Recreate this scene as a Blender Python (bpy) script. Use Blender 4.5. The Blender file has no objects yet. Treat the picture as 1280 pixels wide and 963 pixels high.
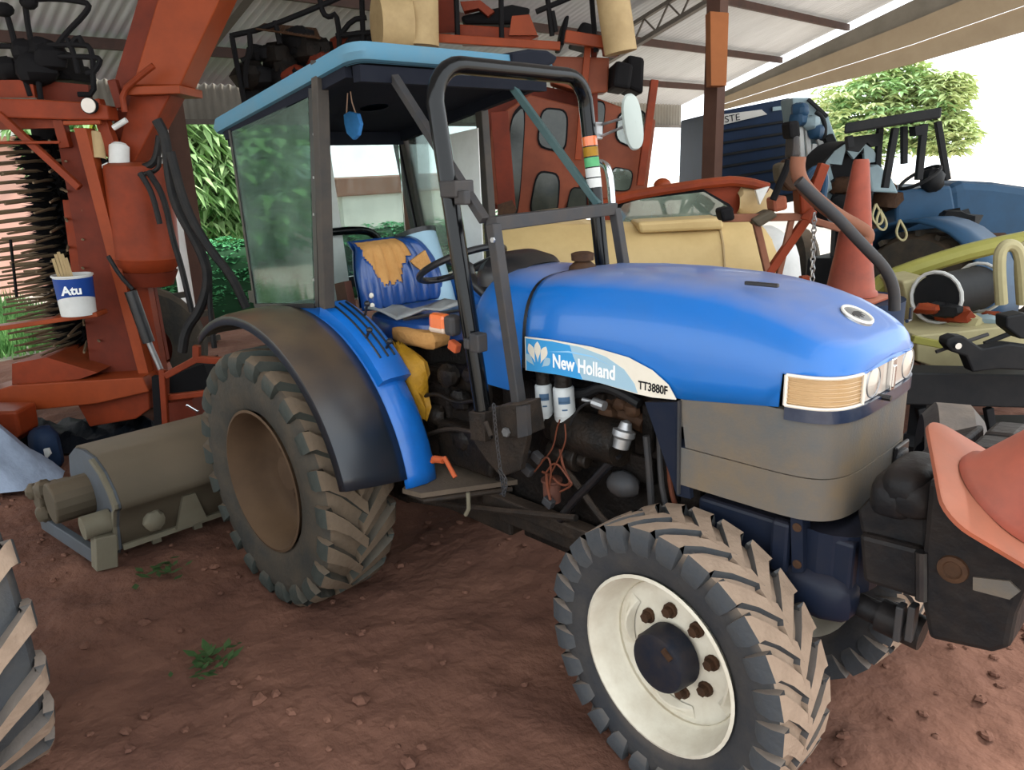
import bpy, math, random
from mathutils import Vector, Matrix, Euler
random.seed(7)
sc = bpy.context.scene
COL = sc.collection
R = math.radians
# ---------------------------------------------------------------- camera
CAM = Vector((3.2773, -2.3114, 2.0304))
YAW, PITCH, ROLL, FPX = 0.801833, 0.280978, -0.0390688, 955.41
FW = Vector((-math.sin(YAW)*math.cos(PITCH), math.cos(YAW)*math.cos(PITCH), -math.sin(PITCH)))
_r = Vector((math.cos(YAW), math.sin(YAW), 0)); _u = _r.cross(FW)
RT = math.cos(ROLL)*_r + math.sin(ROLL)*_u
UP = -math.sin(ROLL)*_r + math.cos(ROLL)*_u
cd = bpy.data.cameras.new('camera'); cam = bpy.data.objects.new('camera', cd); COL.objects.link(cam)
cd.sensor_width = 36; cd.lens = FPX/1280*36; cd.clip_start = .05; cd.clip_end = 300
mw = Matrix((RT, UP, -FW)).transposed().to_4x4(); mw.translation = CAM
cam.matrix_world = mw
sc.camera = cam
# ---------------------------------------------------------------- sky, sun, exposure
w = bpy.data.worlds.new('sky'); sc.world = w; w.use_nodes = True
bg = w.node_tree.nodes['Background']
bg.inputs[0].default_value = (0.90, 0.96, 1.0, 1); bg.inputs[1].default_value = 1.5
sl = bpy.data.lights.new('sun', 'SUN'); sun = bpy.data.objects.new('sun', sl); COL.objects.link(sun)
sl.energy = 4.0; sl.angle = R(4); sl.color = (1.0, .95, .86)
sun.rotation_euler = Vector((-.12, -.76, -.64)).to_track_quat('-Z', 'Y').to_euler()
vs = sc.view_settings
vs.view_transform = 'Standard'; vs.look = 'None'; vs.gamma = 1; vs.use_curve_mapping = False
vs.exposure = 0.95
# ---------------------------------------------------------------- pixel helpers (photo 1280x963 -> world point)
FH = Vector((FW.x, FW.y, 0)).normalized()
def ray(px, py): return FW + (px-640)/FPX*RT - (py-481.5)/FPX*UP
def P(px, py, ax, v):                    # on the plane axis = v
    d = ray(px, py); i = 'xyz'.index(ax); return CAM + d*((v-CAM[i])/d[i])
def H(px, py, h): d = ray(px, py); return CAM + d*(h/d.dot(FH))     # on the upright plane h metres ahead
# ---------------------------------------------------------------- materials
def lin(h):
    h = h.lstrip('#'); o = []
    for i in (0, 2, 4):
        c = int(h[i:i+2], 16)/255; o.append(c/12.92 if c <= .04045 else ((c+.055)/1.055)**2.4)
    return (*o, 1)
MATS = {}
def mat(name, col, rough=.55, metal=0, dirt=None, damt=.5, dscale=6, dust=0, dustcol='#8d7560', dmin=.2, bump=0, bscale=60, coat=0, trans=0, spec=None, emit=0, stretch=None):
    m = bpy.data.materials.new(name); m.use_nodes = True; nt = m.node_tree; N = nt.nodes; L = nt.links
    b = N['Principled BSDF']; c = lin(col)
    if spec is None: spec = .5 if rough < .36 else .18
    b.inputs['Base Color'].default_value = c; b.inputs['Roughness'].default_value = rough; b.inputs['Metallic'].default_value = metal
    b.inputs['Coat Weight'].default_value = coat; b.inputs['Specular IOR Level'].default_value = spec
    if trans: b.inputs['Transmission Weight'].default_value = trans
    if emit: b.inputs['Emission Color'].default_value = c; b.inputs['Emission Strength'].default_value = emit
    out = None
    tc = N.new('ShaderNodeTexCoord'); vec = tc.outputs['Object']
    if stretch:
        mp = N.new('ShaderNodeMapping'); mp.inputs['Scale'].default_value = stretch; L.new(vec, mp.inputs[0]); vec = mp.outputs[0]
    if dirt:
        n = N.new('ShaderNodeTexNoise'); n.inputs['Scale'].default_value = dscale; n.inputs['Detail'].default_value = 6; n.inputs['Roughness'].default_value = .65
        L.new(vec, n.inputs['Vector'])
        r = N.new('ShaderNodeMapRange'); r.inputs[1].default_value = .35; r.inputs[2].default_value = .72; r.inputs[3].default_value = 0; r.inputs[4].default_value = damt
        L.new(n.outputs['Fac'], r.inputs[0])
        mx = N.new('ShaderNodeMix'); mx.data_type = 'RGBA'; mx.inputs[6].default_value = c; mx.inputs[7].default_value = lin(dirt)
        L.new(r.outputs[0], mx.inputs[0]); out = mx.outputs[2]
    if dust:
        g = N.new('ShaderNodeNewGeometry'); s = N.new('ShaderNodeSeparateXYZ'); L.new(g.outputs['Normal'], s.inputs[0])
        n2 = N.new('ShaderNodeTexNoise'); n2.inputs['Scale'].default_value = 5; n2.inputs['Detail'].default_value = 5; L.new(tc.outputs['Object'], n2.inputs['Vector'])
        r2 = N.new('ShaderNodeMapRange'); r2.inputs[1].default_value = dmin; r2.inputs[2].default_value = 1; r2.inputs[4].default_value = dust
        L.new(s.outputs[2], r2.inputs[0])
        mu = N.new('ShaderNodeMath'); mu.operation = 'MULTIPLY'; L.new(r2.outputs[0], mu.inputs[0]); 
        r3 = N.new('ShaderNodeMapRange'); r3.inputs[1].default_value = .3; r3.inputs[2].default_value = .6; r3.inputs[3].default_value = .5; L.new(n2.outputs['Fac'], r3.inputs[0])
        L.new(r3.outputs[0], mu.inputs[1])
        mx2 = N.new('ShaderNodeMix'); mx2.data_type = 'RGBA'; mx2.inputs[6].default_value = c; mx2.inputs[7].default_value = lin(dustcol)
        if out: L.new(out, mx2.inputs[6])
        L.new(mu.outputs[0], mx2.inputs[0]); out = mx2.outputs[2]
    if out: L.new(out, b.inputs['Base Color'])
    if bump:
        n3 = N.new('ShaderNodeTexNoise'); n3.inputs['Scale'].default_value = bscale; n3.inputs['Detail'].default_value = 5; L.new(vec, n3.inputs['Vector'])
        bp = N.new('ShaderNodeBump'); bp.inputs['Strength'].default_value = bump; bp.inputs['Distance'].default_value = .02
        L.new(n3.outputs['Fac'], bp.inputs['Height']); L.new(bp.outputs[0], b.inputs['Normal'])
    MATS[name] = m; return m
def glassmat(name, tint, refl=.12, dirt=.1, dcol='#9fb0a8'):
    m = bpy.data.materials.new(name); m.use_nodes = True; nt = m.node_tree; N = nt.nodes; L = nt.links
    N.remove(N['Principled BSDF']); o = N['Material Output']
    t = N.new('ShaderNodeBsdfTransparent'); t.inputs[0].default_value = lin(tint)
    g = N.new('ShaderNodeBsdfGlossy'); g.inputs['Roughness'].default_value = .03
    d = N.new('ShaderNodeBsdfDiffuse'); d.inputs[0].default_value = lin(dcol)
    n = N.new('ShaderNodeTexNoise'); n.inputs['Scale'].default_value = 4; n.inputs['Detail'].default_value = 8
    tc = N.new('ShaderNodeTexCoord'); L.new(tc.outputs['Object'], n.inputs['Vector'])
    r = N.new('ShaderNodeMapRange'); r.inputs[1].default_value = .35; r.inputs[2].default_value = .7; r.inputs[3].default_value = dirt*.5; r.inputs[4].default_value = dirt*1.5; L.new(n.outputs['Fac'], r.inputs[0])
    a = N.new('ShaderNodeMixShader'); L.new(r.outputs[0], a.inputs[0]); L.new(t.outputs[0], a.inputs[1]); L.new(d.outputs[0], a.inputs[2])
    fr = N.new('ShaderNodeLayerWeight'); fr.inputs[0].default_value = .22
    r2 = N.new('ShaderNodeMapRange'); r2.inputs[3].default_value = refl; r2.inputs[4].default_value = .9; L.new(fr.outputs['Fresnel'], r2.inputs[0])
    x = N.new('ShaderNodeMixShader'); L.new(r2.outputs[0], x.inputs[0]); L.new(a.outputs[0], x.inputs[1]); L.new(g.outputs[0], x.inputs[2])
    L.new(x.outputs[0], o.inputs[0]); MATS[name] = m; return m
M = MATS
mat('blue_paint', '#1068ba', .34, dirt='#2a66a8', damt=.35, dscale=5, dust=.55, dustcol='#948f9c', dmin=.72, coat=.25)
mat('blue_panel', '#1066bc', .35, dirt='#1c5494', damt=.5, dscale=9, coat=.2)
mat('navy', '#151d2e', .42, dirt='#25272f', damt=.6, dscale=9, dust=.12, dustcol='#6a5d55')
mat('fender_black', '#1a2029', .30, dirt='#2a2a2c', damt=.5, dscale=6, dust=.85, dustcol='#67543f', dmin=.45)
mat('roof_blue', '#4f7f98', .6, dirt='#667c84', damt=.5, dscale=5)
mat('headliner', '#171a24', .9, dirt='#22242c', damt=.5)
mat('black_metal', '#15161a', .35, dirt='#3a342f', damt=.4, dscale=12)
mat('tube_black', '#08090b', .16, dirt='#181717', damt=.35, dscale=14, coat=.05, spec=.28)
mat('steel_grey', '#3a3b3e', .5, metal=.1, dirt='#4d443d', damt=.6, dscale=10)
mat('post_grey', '#3d3b39', .55, dirt='#554b42', damt=.6, dscale=9)
mat('dirty_iron', '#211e1c', .65, dirt='#40342a', damt=.6, dscale=10, dust=.4, dustcol='#66564a', bump=.3)
mat('engine_dark', '#0f0d0c', .7, dirt='#2a2019', damt=.6, dscale=9, bump=.4)
mat('engine_oily', '#151413', .45, dirt='#33271d', damt=.55, dscale=14, bump=.3)
mat('rubber_rear', '#3b3b38', .85, dirt='#5b5043', damt=.8, dscale=5, dust=.65, dustcol='#73604e', bump=.25, bscale=40)
mat('rubber_front', '#34363a', .85, dirt='#4d4843', damt=.7, dscale=6, dust=.9, dustcol='#9a8775', bump=.25, bscale=40)
mat('lug_rear', '#363d3b', .75, dirt='#4a4a43', damt=.7, dscale=7, dust=.6, dustcol='#7d6855', bump=.2, bscale=50)
mat('lug_front', '#43464a', .75, dirt='#55534f', damt=.6, dscale=8, dust=.5, dustcol='#b09b88', bump=.2, bscale=50)
mat('rim_rust', '#5e4a38', .75, dirt='#46362a', damt=.7, dscale=4, dust=.3, dustcol='#83694f')
mat('tread_dust', '#a58f7c', .9, dirt='#7d6a5a', damt=.6, dscale=9, bump=.3, bscale=40)
mat('tread_rear', '#5f5346', .9, dirt='#6f5f4e', damt=.7, dscale=7, bump=.3, bscale=40)
mat('rim_cream', '#ddd7c6', .5, dirt='#a08a70', damt=.4, dscale=7, bump=.05)
mat('hub_dark', '#1d222d', .5, dirt='#3d342e', damt=.6, dscale=18)
mat('bowl_pink', '#6b463b', .6, dirt='#4c332b', damt=.5, dscale=12); mat('step_dusty', '#574d43', .8, dirt='#6b5d4f', damt=.7, dscale=6, bump=.2)
mat('bolt_rust', '#3c2a1f', .7, dirt='#5a3f2b', damt=.6, dscale=30)
mat('grille_dusty', '#595c5e', .5, dirt='#786751', damt=.95, dscale=3.2, bump=.08, bscale=120, dust=.3, dustcol='#8b7c69')
mat('grille_band', '#16213a', .3, dirt='#46505f', damt=.5, dscale=9, coat=.4)
mat('lamp_tan', '#c9a679', .3, dirt='#b8956a', damt=.4, dscale=30, coat=.4, stretch=(1, 1, 14))
mat('lamp_clear', '#cfc3b6', .12, dirt='#b3a698', damt=.4, dscale=8, coat=.8)
mat('lamp_rim', '#e8dfd0', .4)
mat('chrome', '#c9ccd0', .15, metal=1)
mat('silver', '#a5a6a8', .35, metal=.7, dirt='#6b6862', damt=.5, dscale=20)
mat('filter_white', '#c6cbcc', .4, dirt='#8e8b84', damt=.4, dscale=9)
mat('filter_print', '#4a6480', .5)
mat('orange_plastic', '#bb5a34', .5, dirt='#8d452a', damt=.4, dscale=14)
mat('amber', '#e2713a', .25, dirt='#c65f30', damt=.4, dscale=9, coat=.5)
mat('amber_pale', '#c9b29e', .3, coat=.5)
mat('copper_wire', '#693a29', .5, dirt='#472a20', damt=.5, dscale=20)
mat('seat_vinyl', '#1a4486', .28, dirt='#234070', damt=.5, dscale=9, coat=.3)
mat('foam_tan', '#c4935a', .95, dirt='#a4713a', damt=.5, dscale=12, bump=.3)
mat('grey_sheet', '#a5a8a8', .6, dirt='#6d6e6c', damt=.5, dscale=10)
mat('yellow_bag', '#a97d1e', .45, dirt='#7f5e2c', damt=.6, dscale=9, bump=.5, bscale=25)
mat('freshener_blue', '#3f82c4', .4, dirt='#2f669f', damt=.5, dscale=30)
mat('string_tan', '#b99a86', .8)
mat('decal_blue', '#3f95cf', .4); mat('decal_pale', '#9dbccd', .4); mat('decal_white', '#e4ddce', .45, dirt='#cfc4b2', damt=.4); mat('decal_line', '#8fc4e8', .4)
mat('print_white', '#f0f2f2', .5); mat('print_black', '#15151a', .5)
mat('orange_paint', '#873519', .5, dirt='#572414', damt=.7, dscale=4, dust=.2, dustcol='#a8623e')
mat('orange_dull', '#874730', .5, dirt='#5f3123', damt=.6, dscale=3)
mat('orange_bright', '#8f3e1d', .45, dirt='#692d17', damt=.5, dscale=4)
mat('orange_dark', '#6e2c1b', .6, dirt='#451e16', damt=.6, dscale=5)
mat('brush_black', '#131214', .8)
mat('rod_fibre', '#62584c', .6, dirt='#8a6a3d', damt=.5, dscale=3)
mat('cream_plastic', '#cbb07c', .45, dirt='#a98b59', damt=.5, dscale=3, bump=.05)
mat('cream_tube', '#b8a077', .6, dirt='#8e7653', damt=.5, dscale=6)
mat('white_plastic', '#d5d5d2', .4, dirt='#a8a8a2', damt=.4, dscale=8)
mat('hose_black', '#191a1c', .5, dirt='#35302c', damt=.5, dscale=8)
mat('hose_brown', '#8a5a45', .6, dirt='#6b4433', damt=.5, dscale=6)
mat('cone_orange', '#9c4c3a', .55, dirt='#6b3a31', damt=.75, dscale=7, dust=.2, dustcol='#b08a78')
mat('cone_base', '#a3583f', .6, dirt='#7d4c3b', damt=.6, dscale=8, dust=.2, dustcol='#a58a78')
mat('mower_olive', '#564d3f', .65, dirt='#4f483d', damt=.6, dscale=3, dust=.35, dustcol='#7b6956')
mat('mower_side', '#565c63', .5, dirt='#4a4842', damt=.6, dscale=5)
mat('mower_edge', '#757060', .6, dirt='#6b6251', damt=.6, dscale=9)
mat('weight_black', '#14161a', .5, dirt='#3a3028', damt=.5, dscale=7, dust=.12, dustcol='#57493e', bump=.2, bscale=30)
mat('yellow_green', '#938f4a', .5, dirt='#7d7a3c', damt=.5, dscale=4)
mat('pale_yellow', '#b0a780', .55, dirt='#8b8264', damt=.5, dscale=5)
mat('tractor_blue', '#2a4a66', .45, dirt='#26384a', damt=.5, dscale=4)
mat('truck_navy', '#1c2d47', .6, dirt='#16202f', damt=.6, dscale=3)
mat('banner', '#c9c6c0', .6)
mat('far_black', '#17191c', .6, dirt='#2e2c2b', damt=.5, dscale=6)
mat('far_grey', '#8fa2a8', .5, dirt='#76868c', damt=.5, dscale=5)
mat('sack_grey', '#8f9cb0', .55, dirt='#6f7787', damt=.5, dscale=6, bump=.5, bscale=14)
mat('tarp_navy', '#0d131c', .7, dirt='#090b0f', damt=.5, dscale=6, bump=.4, bscale=16)
mat('sheet_metal', '#cccfd4', .5, metal=.05, dirt='#a9abb0', damt=.5, dscale=1.5, stretch=(.4, 2, 1))
mat('fascia_metal', '#857f75', .6, metal=.1, dirt='#625d55', damt=.6, dscale=2)
mat('gable_metal', '#a3937c', .6, dirt='#8a7863', damt=.5, dscale=2)
mat('purlin_rust', '#4f3b35', .7, dirt='#36302d', damt=.6, dscale=6)
mat('truss_grey', '#69625c', .6, dirt='#4b4540', damt=.6, dscale=6)
mat('post_brown', '#5c4238', .7, dirt='#49342d', damt=.6, dscale=4)
mat('post_wood', '#a8683f', .7, dirt='#8a5433', damt=.5, dscale=4)
mat('pink_wall', '#d9a99c', .8, dirt='#c99a90', damt=.4, dscale=2)
mat('house_wall', '#c5c4bf', .8, dirt='#a9a8a2', damt=.4, dscale=2)
mat('roof_brown', '#7d5a4e', .8, dirt='#6a4b42', damt=.5, dscale=5)
mat('bark', '#5a4a3a', .9, dirt='#3d3228', damt=.6, dscale=8, bump=.5)
mat('leaf_pale', '#8fb678', .6, dirt='#c3d9a0', damt=.7, dscale=1.6)
mat('leaf_green', '#4f8f4a', .6, dirt='#86b56c', damt=.7, dscale=1.6)
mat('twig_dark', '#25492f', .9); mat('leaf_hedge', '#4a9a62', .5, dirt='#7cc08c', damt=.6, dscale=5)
mat('leaf_yellow', '#c2c14a', .6, dirt='#9fb34e', damt=.6, dscale=4)
mat('gap_white', '#e8e6e2', .5); mat('window_dark', '#2f332f', .12, dirt='#4d5148', damt=.6, dscale=3, spec=.4); mat('teal_brace', '#3c5557', .5, dirt='#54605c', damt=.5, dscale=8); mat('mirror_grey', '#aeb7b2', .45); mat('leaf_sun', '#c4cf96', .6, dirt='#a9bf7c', damt=.6, dscale=1.5); mat('label_blue', '#1c3f86', .4); mat('leaf_litter', '#2f4c28', .7, dirt='#56623e', damt=.5, dscale=30)
mat('grass', '#55884a', .8, dirt='#88a869', damt=.7, dscale=4)
glassmat('pane_green', '#d3e6dc', .03, .24, '#8aa397'); glassmat('pane_clear', '#dfe9e6', .05, .10); glassmat('pane_dark', '#4a544d', .10, .25, '#6d7468'); glassmat('pane_pale', '#aebfb2', .12, .45, '#93a596')
# ---------------------------------------------------------------- mesh builder
class MB:
    def __init__(s): s.v = []; s.f = []; s.mi = []; s.cur = 0
    def add(s, vs_, fs): 
        o = len(s.v); s.v += [tuple(q) for q in vs_]; s.f += [[i+o for i in f] for f in fs]; s.mi += [s.cur]*len(fs); return s
    def box(s, c, d, rot=None):
        c = Vector(c); x, y, z = (k/2 for k in d); m = rot if rot else Matrix.Identity(3)
        p = [c + m @ Vector((a*x, b*y, e*z)) for a in (-1, 1) for b in (-1, 1) for e in (-1, 1)]
        return s.add(p, [(0,1,3,2),(4,6,7,5),(0,4,5,1),(2,3,7,6),(0,2,6,4),(1,5,7,3)])
    def bb(s, a, b):
        a = Vector(a); b = Vector(b); return s.box((a+b)/2, [abs(k) for k in (b-a)])
    def bar(s, a, b, w, h=None, up=(0, 0, 1)):
        a = Vector(a); b = Vector(b); h = h or w; z = (b-a); L = z.length; z.normalize(); u = Vector(up)
        if abs(z.dot(u)) > .98: u = Vector((1, 0, 0))
        x = u.cross(z).normalized(); y = z.cross(x)
        return s.box((a+b)/2, (w, h, L), Matrix((x, y, z)).transposed())
    def tube(s, pts, r, n=10, cap=True, smooth=0):
        pts = [Vector(q) for q in pts]
        if smooth:
            for _ in range(smooth):
                o = [pts[0]]
                for a, b in zip(pts, pts[1:]): o += [a*.75+b*.25, a*.25+b*.75]
                pts = o+[pts[-1]]
        rs = r if isinstance(r, (list, tuple)) else [r]*len(pts)
        if len(rs) != len(pts): rs = [rs[0]+(rs[-1]-rs[0])*i/(len(pts)-1) for i in range(len(pts))]
        V = []; F = []; t0 = (pts[1]-pts[0]).normalized(); ref = Vector((0, 0, 1)) if abs(t0.z) < .9 else Vector((1, 0, 0))
        x = ref.cross(t0).normalized()
        for i, q in enumerate(pts):
            t = (pts[min(i+1, len(pts)-1)]-pts[max(i-1, 0)]).normalized()
            x = (x - t*x.dot(t)).normalized(); y = t.cross(x)
            V += [q+rs[i]*(math.cos(2*math.pi*k/n)*x+math.sin(2*math.pi*k/n)*y) for k in range(n)]
        for i in range(len(pts)-1):
            for k in range(n): F.append((i*n+k, i*n+(k+1) % n, (i+1)*n+(k+1) % n, (i+1)*n+k))
        if cap: F += [tuple(range(n))[::-1], tuple(range((len(pts)-1)*n, len(pts)*n))]
        return s.add(V, F)
    def cyl(s, a, b, r, n=16, r2=None): return s.tube([a, b], [r, r if r2 is None else r2], n)
    def lathe(s, prof, c=(0, 0, 0), ax=(0, 0, 1), n=24, a0=0, a1=360):      # prof: (along axis, radius)
        c = Vector(c); z = Vector(ax).normalized(); ref = Vector((1, 0, 0)) if abs(z.x) < .9 else Vector((0, 0, 1))
        y = z.cross(ref).normalized(); x = y.cross(z); full = a1-a0 >= 360; m = n if full else n+1
        V = [c+z*h+r*(math.cos(R(a0+(a1-a0)*k/n))*x+math.sin(R(a0+(a1-a0)*k/n))*y) for h, r in prof for k in range(m)]
        F = []
        for i in range(len(prof)-1):
            for k in range(n):
                k2 = (k+1) % m; F.append((i*m+k, i*m+k2, (i+1)*m+k2, (i+1)*m+k))
        return s.add(V, F)
    def prism(s, poly, ext):                        # planar polygon swept by a vector
        poly = [Vector(q) for q in poly]; e = Vector(ext); n = len(poly)
        nn = sum(((poly[i]-poly[0]).cross(poly[(i+1) % n]-poly[0]) for i in range(n)), Vector())
        if nn.dot(e) > 0: poly = poly[::-1]
        return s.add(poly+[q+e for q in poly], [tuple(range(n)), tuple(range(n, 2*n))[::-1]]+[(i, i+n, (i+1) % n+n, (i+1) % n) for i in range(n)])
    def grid(s, rows, closed=False):
        m = len(rows[0]); V = [q for r_ in rows for q in r_]; F = []
        for i in range(len(rows)-1):
            for k in range(m if closed else m-1): k2 = (k+1) % m; F.append((i*m+k, i*m+k2, (i+1)*m+k2, (i+1)*m+k))
        return s.add(V, F)
    def blob(s, c, rad, n=12, m=8, jit=0, sq=1.0):
        c = Vector(c); rows = []
        f = lambda t: math.copysign(abs(t)**sq, t)
        for i in range(m+1):
            a = math.pi*i/m-math.pi/2; rows.append([c+Vector((rad[0]*f(math.cos(a))*f(math.cos(2*math.pi*k/n)), rad[1]*f(math.cos(a))*f(math.sin(2*math.pi*k/n)), rad[2]*f(math.sin(a))))*(1+random.uniform(-jit, jit)) for k in range(n)])
        return s.grid(rows, True)
    def build(s, name, material, parent=None, smooth=False, bevel=0, angle=35):
        me = bpy.data.meshes.new(name); me.from_pydata(s.v, [], s.f); 
        ms = material if isinstance(material, (list, tuple)) else [material]
        for q in ms: me.materials.append(M[q] if isinstance(q, str) else q)
        if len(ms) > 1: me.polygons.foreach_set('material_index', s.mi)
        if smooth:
            me.polygons.foreach_set('use_smooth', [True]*len(me.polygons)); me.set_sharp_from_angle(angle=R(angle))
        me.update()
        o = bpy.data.objects.new(name, me); COL.objects.link(o)
        if parent: attach(o, parent)
        if bevel:
            b = o.modifiers.new('bevel', 'BEVEL'); b.width = bevel; b.segments = 2; b.limit_method = 'ANGLE'; b.angle_limit = R(40)
        return o
def attach(o, parent):
    o.parent = parent
    if parent.type == 'EMPTY': o.matrix_parent_inverse = parent.matrix_basis.inverted()
def tag(o, label=None, cat=None, group=None, kind=None):
    if label: o['label'] = label
    if cat: o['category'] = cat
    if group: o['group'] = group
    if kind: o['kind'] = kind
    return o
def thing(name, label, cat, loc=(0, 0, 0), group=None):
    o = bpy.data.objects.new(name, None); COL.objects.link(o); o.location = loc; o.empty_display_size = .2
    return tag(o, label, cat, group)
def text(name, body, size, loc, rot, material, parent, sx=1, ext=.0006, align='LEFT', bold=0):
    c = bpy.data.curves.new(name, 'FONT'); c.body = body; c.size = size; c.extrude = ext; c.align_x = align; c.offset = bold
    c.materials.append(M[material]); o = bpy.data.objects.new(name, c); COL.objects.link(o)
    o.matrix_basis = Matrix.Translation(loc) @ (rot if isinstance(rot, Matrix) else Euler(rot).to_matrix()).to_4x4() @ Matrix.Diagonal((sx, 1, 1, 1))
    bpy.context.view_layer.update(); me = bpy.data.meshes.new_from_object(o.evaluated_get(bpy.context.evaluated_depsgraph_get())); mb_ = o.matrix_basis.copy(); COL.objects.unlink(o); bpy.data.objects.remove(o)
    o = bpy.data.objects.new(name, me); COL.objects.link(o); o.matrix_basis = mb_
    if parent: attach(o, parent)
    return o
def lerp(a, b, t): return a+(b-a)*t
# ================================================================ the shed and the land
def wave_sheet(name, origin, du, dv, nu, pitch, amp, nrm, material, rows=2):
    """corrugated sheet: waves run along dv, repeat along du"""
    o = Vector(origin); du = Vector(du); dv = Vector(dv); nrm = Vector(nrm); L = du.length; k = int(L/pitch*4); mb = MB()
    prof = [o+du*(i/k)+nrm*(amp*(0, 1, 0, -1)[i % 4]) for i in range(k+1)]
    mb.grid([[q+dv*(j/(rows-1)) for q in prof] for j in range(rows)])
    return tag(mb.build(name, material, smooth=True, angle=80), kind='structure')
# earth floor with clods
mb = MB(); rows = []
def gz(x, y):
    from mathutils import noise
    n = noise.fractal(Vector((x*1.3, y*1.3, 0)), 1, 2, 4)*.022 + noise.fractal(Vector((x*6, y*6, 3)), 1, 2, 3)*.021 + noise.fractal(Vector((x*17, y*17, 9)), 1, 2, 2)*.006
    return n - .016
xs = [-7.4+.04*i for i in range(300)]; ys = [-3.6+.045*i for i in range(250)]
rows = [[(x, y, gz(x, y)) for y in ys] for x in xs]
mb.grid(rows)
m = mat('red_earth', '#614338', .95, dirt='#86604f', damt=.7, dscale=2.2, bump=1.0, bscale=16)
tag(mb.build('floor', 'red_earth', smooth=True), kind='structure')
mat('outer_earth', '#bdb2a6', .95, dirt='#a3988a', damt=.5, dscale=1.5)
mb = MB(); mb.add([(-60, -60, -.10), (60, -60, -.10), (60, 80, -.10), (-60, 80, -.10)], [(0, 1, 2, 3)])
tag(mb.build('ground_outside', 'outer_earth'), kind='structure')
# roof: two corrugated slopes over an open frame
A = R(18); TX = math.tan(A); EX, EZ = -7.0, 3.18; RX = 4.0; RZ = EZ+(RX-EX)*TX; Y0, Y1 = -7.5, 13.3
n1 = Vector((-math.sin(A), 0, math.cos(A)))
wave_sheet('ceiling', (EX, Y0, EZ), (0, Y1-Y0, 0), (RX-EX, 0, RZ-EZ), 0, .11, .016, n1, 'sheet_metal')
wave_sheet('trim_eave_fascia', (EX-.02, Y0, EZ-.45), (0, Y1-Y0, 0), (0, 0, .47), 0, .11, .014, (1, 0, 0), 'fascia_metal')
for i in range(9):
    x = -5.95+1.3*i; z = EZ+(x-EX)*TX-.10
    mb = MB(); mb.bb((x-.03, Y0, z-.06), (x+.03, Y1-.05, z+.05)); tag(mb.build('purlin', 'purlin_rust'), kind='structure')
mb = MB(); mb.bb((EX, Y0, EZ-.5), (EX+.06, Y1, EZ-.44)); tag(mb.build('trim_eave_rail', 'truss_grey'), kind='structure')
# open-web rafters
def rafter(y):
    mb = MB(); f = lambda x, d: (x, y, EZ+(x-EX)*TX-d)
    mb.bar(f(-6.9, .18), f(RX, .18), .07, .05); mb.bar(f(-6.9, .48), f(RX, .48), .10, .06)
    n = 26
    for i in range(n):
        a = -6.8+(RX+6.7)*i/n; b = a+(RX+6.7)/n/2
        mb.bar(f(a, .20), f(b, .46), .022); mb.bar(f(b, .46), f(a+(RX+6.7)/n, .20), .022)
    tag(mb.build('rafter_truss', 'truss_grey'), kind='structure')
rafter(1.55); rafter(7.6)
# posts
mb = MB(); q = P(243, 330, 'x', -6.3); q.z = 0; mb.bb((q.x-.08, q.y-.12, -.05), (q.x+.08, q.y+.12, 3.2)); tag(mb.build('shed_post', 'post_brown'), kind='structure')
mb = MB(); q = P(222, 300, 'x', -6.2); mb.cyl((q.x, q.y, -.05), (q.x, q.y, 3.2), .085, 12); tag(mb.build('bright_gap_strip', 'gap_white', smooth=True), kind='structure')  # upright white strip added to imitate the bright gap beside the post
mb = MB(); mb.bb((-6.8, 5.18, -.05), (-6.62, 5.40, 3.1)); tag(mb.build('shed_post', 'post_brown'), kind='structure')
# far gable sheets, hanging clear of the roof so daylight shows in the joint
YG = 13.3
def roofz(x): return EZ+(x-EX)*TX
a_ = P(912, 137, 'y', YG); b_ = P(1140, 80, 'y', YG); c_ = P(1400, 5, 'y', YG)
def gable(name, d0, f0, f1, material, dy):
    mb = MB(); pts = []
    xs_ = [a_.x-.6, b_.x, c_.x, RX]; lo = [a_.z-.05, b_.z, c_.z, c_.z+.9]
    top = [roofz(x)-.16 for x in xs_]
    up = [(x, YG+dy, lerp(t, l, f0)) for x, t, l in zip(xs_, top, lo)]; dn = [(x, YG+dy, lerp(t, l, f1)) for x, t, l in zip(xs_, top, lo)]
    mb.grid([up, dn]); mb.grid([[(x, y+.03, z) for x, y, z in dn], [(x, y+.03, z) for x, y, z in up]])
    tag(mb.build(name, material), kind='structure')
gable('wall_far_gable', 0, 0, .34, 'fascia_metal', 0); gable('wall_far_gable_sheet', 0, .34, .70, 'gable_metal', -.06); gable('wall_far_gable_skirt', 0, .70, 1, 'gable_metal', 0)
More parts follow.
